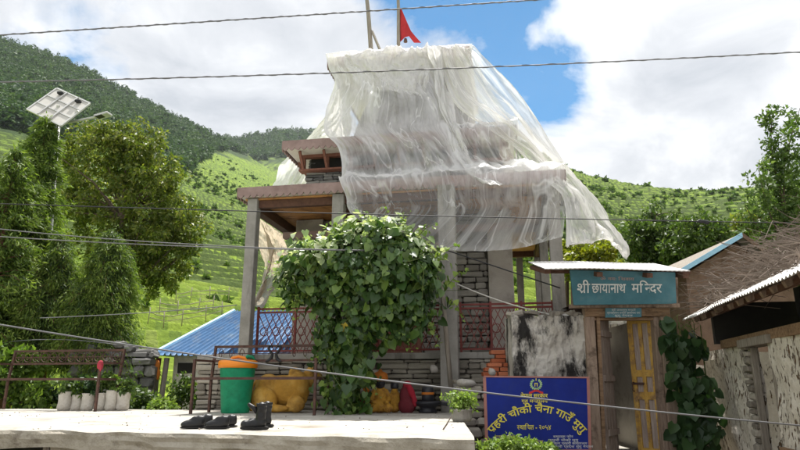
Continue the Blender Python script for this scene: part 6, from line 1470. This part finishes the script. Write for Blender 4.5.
# ------------------------------------------------------------------ solar street light
D = 13.6; b0 = Vector((at(49, 340, D).x, D, .6)); top = at(59.5, 108, D); sol = empty('solar_street_light', b0, label='solar street light with a tilted panel above the conifers', cat='street light')
mb = MB(); mb.tube([b0, (b0 + top) / 2, top], [.06, .05, .045], 10); mb.build('pole', m_galv, sol, origin=b0, smooth=True)
pc = [at(27, 109.5, D - .25), at(61, 126, D - .55), at(91, 113, D - .1), at(57, 88.5, D + .35)]
nn = (pc[1] - pc[0]).cross(pc[3] - pc[0]).normalized(); pc[2] = pc[1] + pc[3] - pc[0]
if nn.y < 0: nn = -nn
th = nn * .035; mb = MB(); mb.hexa([p for p in pc] + [p + th for p in pc]); pan = mb.build('panel', m_solarback, sol, origin=b0)
mb = MB(); mb.hexa([p + th + nn * .003 for p in pc] + [p + th + nn * .008 for p in pc]); mb.build('cells', m_solarcell, pan, origin=b0)
mb = MB()
for i in range(4): mb.beam(pc[i] - nn * .004, pc[(i + 1) % 4] - nn * .004, .04, .03, up=nn)
for k in (.33, .66): mb.beam(pc[0].lerp(pc[3], k) - nn * .012, pc[1].lerp(pc[2], k) - nn * .012, .03, .02, up=nn); mb.beam(pc[0].lerp(pc[1], k) - nn * .03, pc[3].lerp(pc[2], k) - nn * .03, .035, .02, up=nn)
mb.build('panel_frame', m_galv, pan, origin=b0)
for k in (.25, .78):
    c = pc[3].lerp(pc[2], k).lerp(pc[0].lerp(pc[1], k), .14) - nn * .05; mb = MB(); mb.box(c, (.13, .1, .06), bev=.01); mb.build('junction_box', m_blackiron, pan, origin=b0)
ctr_ = (pc[0] + pc[2]) / 2; mb = MB(); mb.tube([top - Vector((0, 0, .25)), ctr_ - nn * .04], .04, 8); mb.tube([top - Vector((0, 0, .55)), pc[0].lerp(pc[1], .5) - nn * .04], .022, 6); mb.tube([top - Vector((0, 0, .5)), pc[2].lerp(pc[1], .4) - nn * .04], .022, 6); mb.build('bracket', m_galv, sol, origin=b0)
a, b = at(61, 124, D), at(96, 117, D - .3); mb = MB(); mb.tube([a, b], .03, 8); arm = mb.build('arm', m_galv, sol, origin=b0)
hc = at(103, 115.5, D - .35); mb = MB(); mb.box(hc, (.36, .2, .06), rot=rz(0, -10, -12), bev=.02); lh = mb.build('lamp_head', m_galv, sol, origin=b0)
mb = MB(); mb.box(hc + Vector((-.05, -.02, -.037)), (.17, .14, .014), rot=rz(0, -10, -12)); mb.build('lamp_lens', m_blackiron, lh, origin=b0)

# ------------------------------------------------------------------ overhead wires, slung between poles outside the view
def wire(pts, r, label, mat=m_cable, ext=.35, twist=0, n=60, name='overhead_wire'):
    W_ = np.array([at(*p)[:] for p in pts]); d = np.r_[0, np.cumsum(np.linalg.norm(np.diff(W_, axis=0), axis=1))]; t = d / d[-1]
    deg = min(2, len(pts) - 1); cf = [np.polyfit(t, W_[:, i], deg) for i in range(3)]
    e0_, e1_ = ext if isinstance(ext, tuple) else (ext, ext)
    ts = np.linspace(-e0_, 1 + e1_, n); C = [Vector([np.polyval(c, k) for c in cf]) for k in ts]
    mb = MB(); mb.tube(C, r, 6)
    if twist:
        C2 = []
        for i in range(n * 6):
            k = -e0_ + (1 + e0_ + e1_) * i / (n * 6 - 1); p = Vector([np.polyval(c, k) for c in cf]); C2.append(p + Vector((0, math.cos(i * .9) * r * 1.2, math.sin(i * .9) * r * 1.2)))
        mb.tube(C2, r * .55, 4)
    o_ = mb.build(name, mat, origin=C[0], smooth=True); tag(o_, label, 'wire'); return o_
wire([(0, 35, 6.5), (270, 17.5, 6.5), (535, 0, 6.5)], .0075, 'topmost overhead cable crossing the sky above the flag poles', twist=1)
wire([(0, 82, 6.8), (400, 70.5, 6.8), (800, 52, 6.8)], .0075, 'overhead cable crossing in front of the top of the plastic sheet', twist=1)
wire([(0, 204, 7.6), (240, 210, 7.6), (430, 216.5, 7.6), (800, 223, 7.6)], .0065, 'overhead cable passing just above the crown of the vine', m_cabledark)
wire([(0, 229, 7.9), (120, 240, 7.9), (260, 247.3, 7.9), (437, 250, 8.9)], .006, 'upper of two cables running from the left edge to the leaning pole', ext=(.35, 0))
wire([(0, 237, 7.9), (110, 242, 7.9), (262, 249.3, 7.9), (437, 251, 9.1)], .006, 'lower of two cables running from the left edge to the leaning pole', ext=(.35, 0))
wire([(0, 324, 4.7), (170, 352, 4.7), (320, 372.5, 4.7), (470, 390, 4.7), (590, 404, 4.7), (800, 426, 4.7)], .006, 'low cable slanting across the bin, the blue sign and the gate', m_cable)
wire([(40, 318, 11.5), (140, 313, 11), (237, 305, 10.1)], .008, 'short cable from the street light pole to the left temple column', m_cable, ext=0)
wire([(437, 247, 9.25), (500, 268, 8.9), (560, 288, 8.3)], .009, 'black cable from the leaning pole down to the gate roof', m_cabledark, ext=0)
wire([(457, 284, 9.4), (510, 304, 8.9), (552, 315, 8.55)], .01, 'pale rope from the middle column to the compound wall top', m_rope, ext=0, name='rope')
wire([(0, 343, 11.8), (70, 340, 11.9), (152, 352, 12.5)], .008, 'short cable sagging to the corner of the blue hut roof', m_cable, ext=(.3, 0))
c = at(702, 221.5, 7.6); tag(blob('cable_joint', [((0, 0, 0), (.075, .02, .022)), ((.06, 0, -.012), (.035, .022, .03)), ((-.03, 0, .01), (.02, .02, .022))], m_blackiron, None, voxel=.008, sm=2), 'lumpy black cable joint taped on the wire above the trees', 'cable joint').location = c
# oddments on the compound wall
for px, py, s_, mt, nm, lab in ((567, 317, .10, m_white, 'bundle', 'small white plastic bundle lying on the compound wall top'), (556, 319, .09, m_cabledark, 'bundle', 'dark rag bundle lying on the compound wall top')):
    c = at(px, py, 8.6); tag(blob(nm, [((0, 0, 0), (s_, s_ * .7, s_ * .5)), ((s_ * .7, 0, -.01), (s_ * .5, s_ * .5, s_ * .35)), ((-s_ * .6, 0, -.01), (s_ * .6, s_ * .4, s_ * .3))], mt, None, voxel=.012, sm=2), lab, 'bundle').location = c

# ------------------------------------------------------------------ valley air
mb = MB(); mb.box((0, 700, 640), (4400, 3600, 1300)); hz = mb.build('haze', [bpy.data.materials.new('valley haze')]); hm = hz.data.materials[0]; hm.use_nodes = True; hm.node_tree.nodes.clear()
pv = N(hm.node_tree, 'ShaderNodeVolumePrincipled'); pv.inputs['Density'].default_value = .00006; pv.inputs['Color'].default_value = (.86, .92, 1, 1); pv.inputs['Anisotropy'].default_value = .2
ho = N(hm.node_tree, 'ShaderNodeOutputMaterial'); hm.node_tree.links.new(pv.outputs[0], ho.inputs['Volume']); hz.display_type = 'WIRE'; tag(hz, 'pale bluish haze filling the valley air', 'haze', kind='stuff')

# dry leaves, chips and grit fallen on the platform
mb = MB()
for i in range(110):
    k = rnd.random(); px = rnd.uniform(0, 462); py = rnd.choice((rnd.uniform(412.5, 417), rnd.uniform(415, 430))); c = onz(px, py, 1.226); r = rnd.uniform(.005, .015)
    if k < .55: mb.box(c + Vector((0, 0, r * .3)), (r, r * rnd.uniform(.6, 1), r * .6), rot=rz(rnd.uniform(-20, 20), rnd.uniform(-20, 20), rnd.uniform(0, 360)), jit=r * .15)
    else:
        a = rnd.uniform(0, 6.28); d = Vector((math.cos(a), math.sin(a), .15)) * r * 1.8; n_ = Vector((-math.sin(a), math.cos(a), 0)) * r * .8
        mb.add([c, c + d * .5 + n_ + Vector((0, 0, .006)), c + d + Vector((0, 0, .004)), c + d * .5 - n_ + Vector((0, 0, .008))], [(0, 1, 2, 3)])
tag(mb.build('litter', m_twig), 'dry leaf litter and grit scattered over the platform', 'litter', kind='stuff')
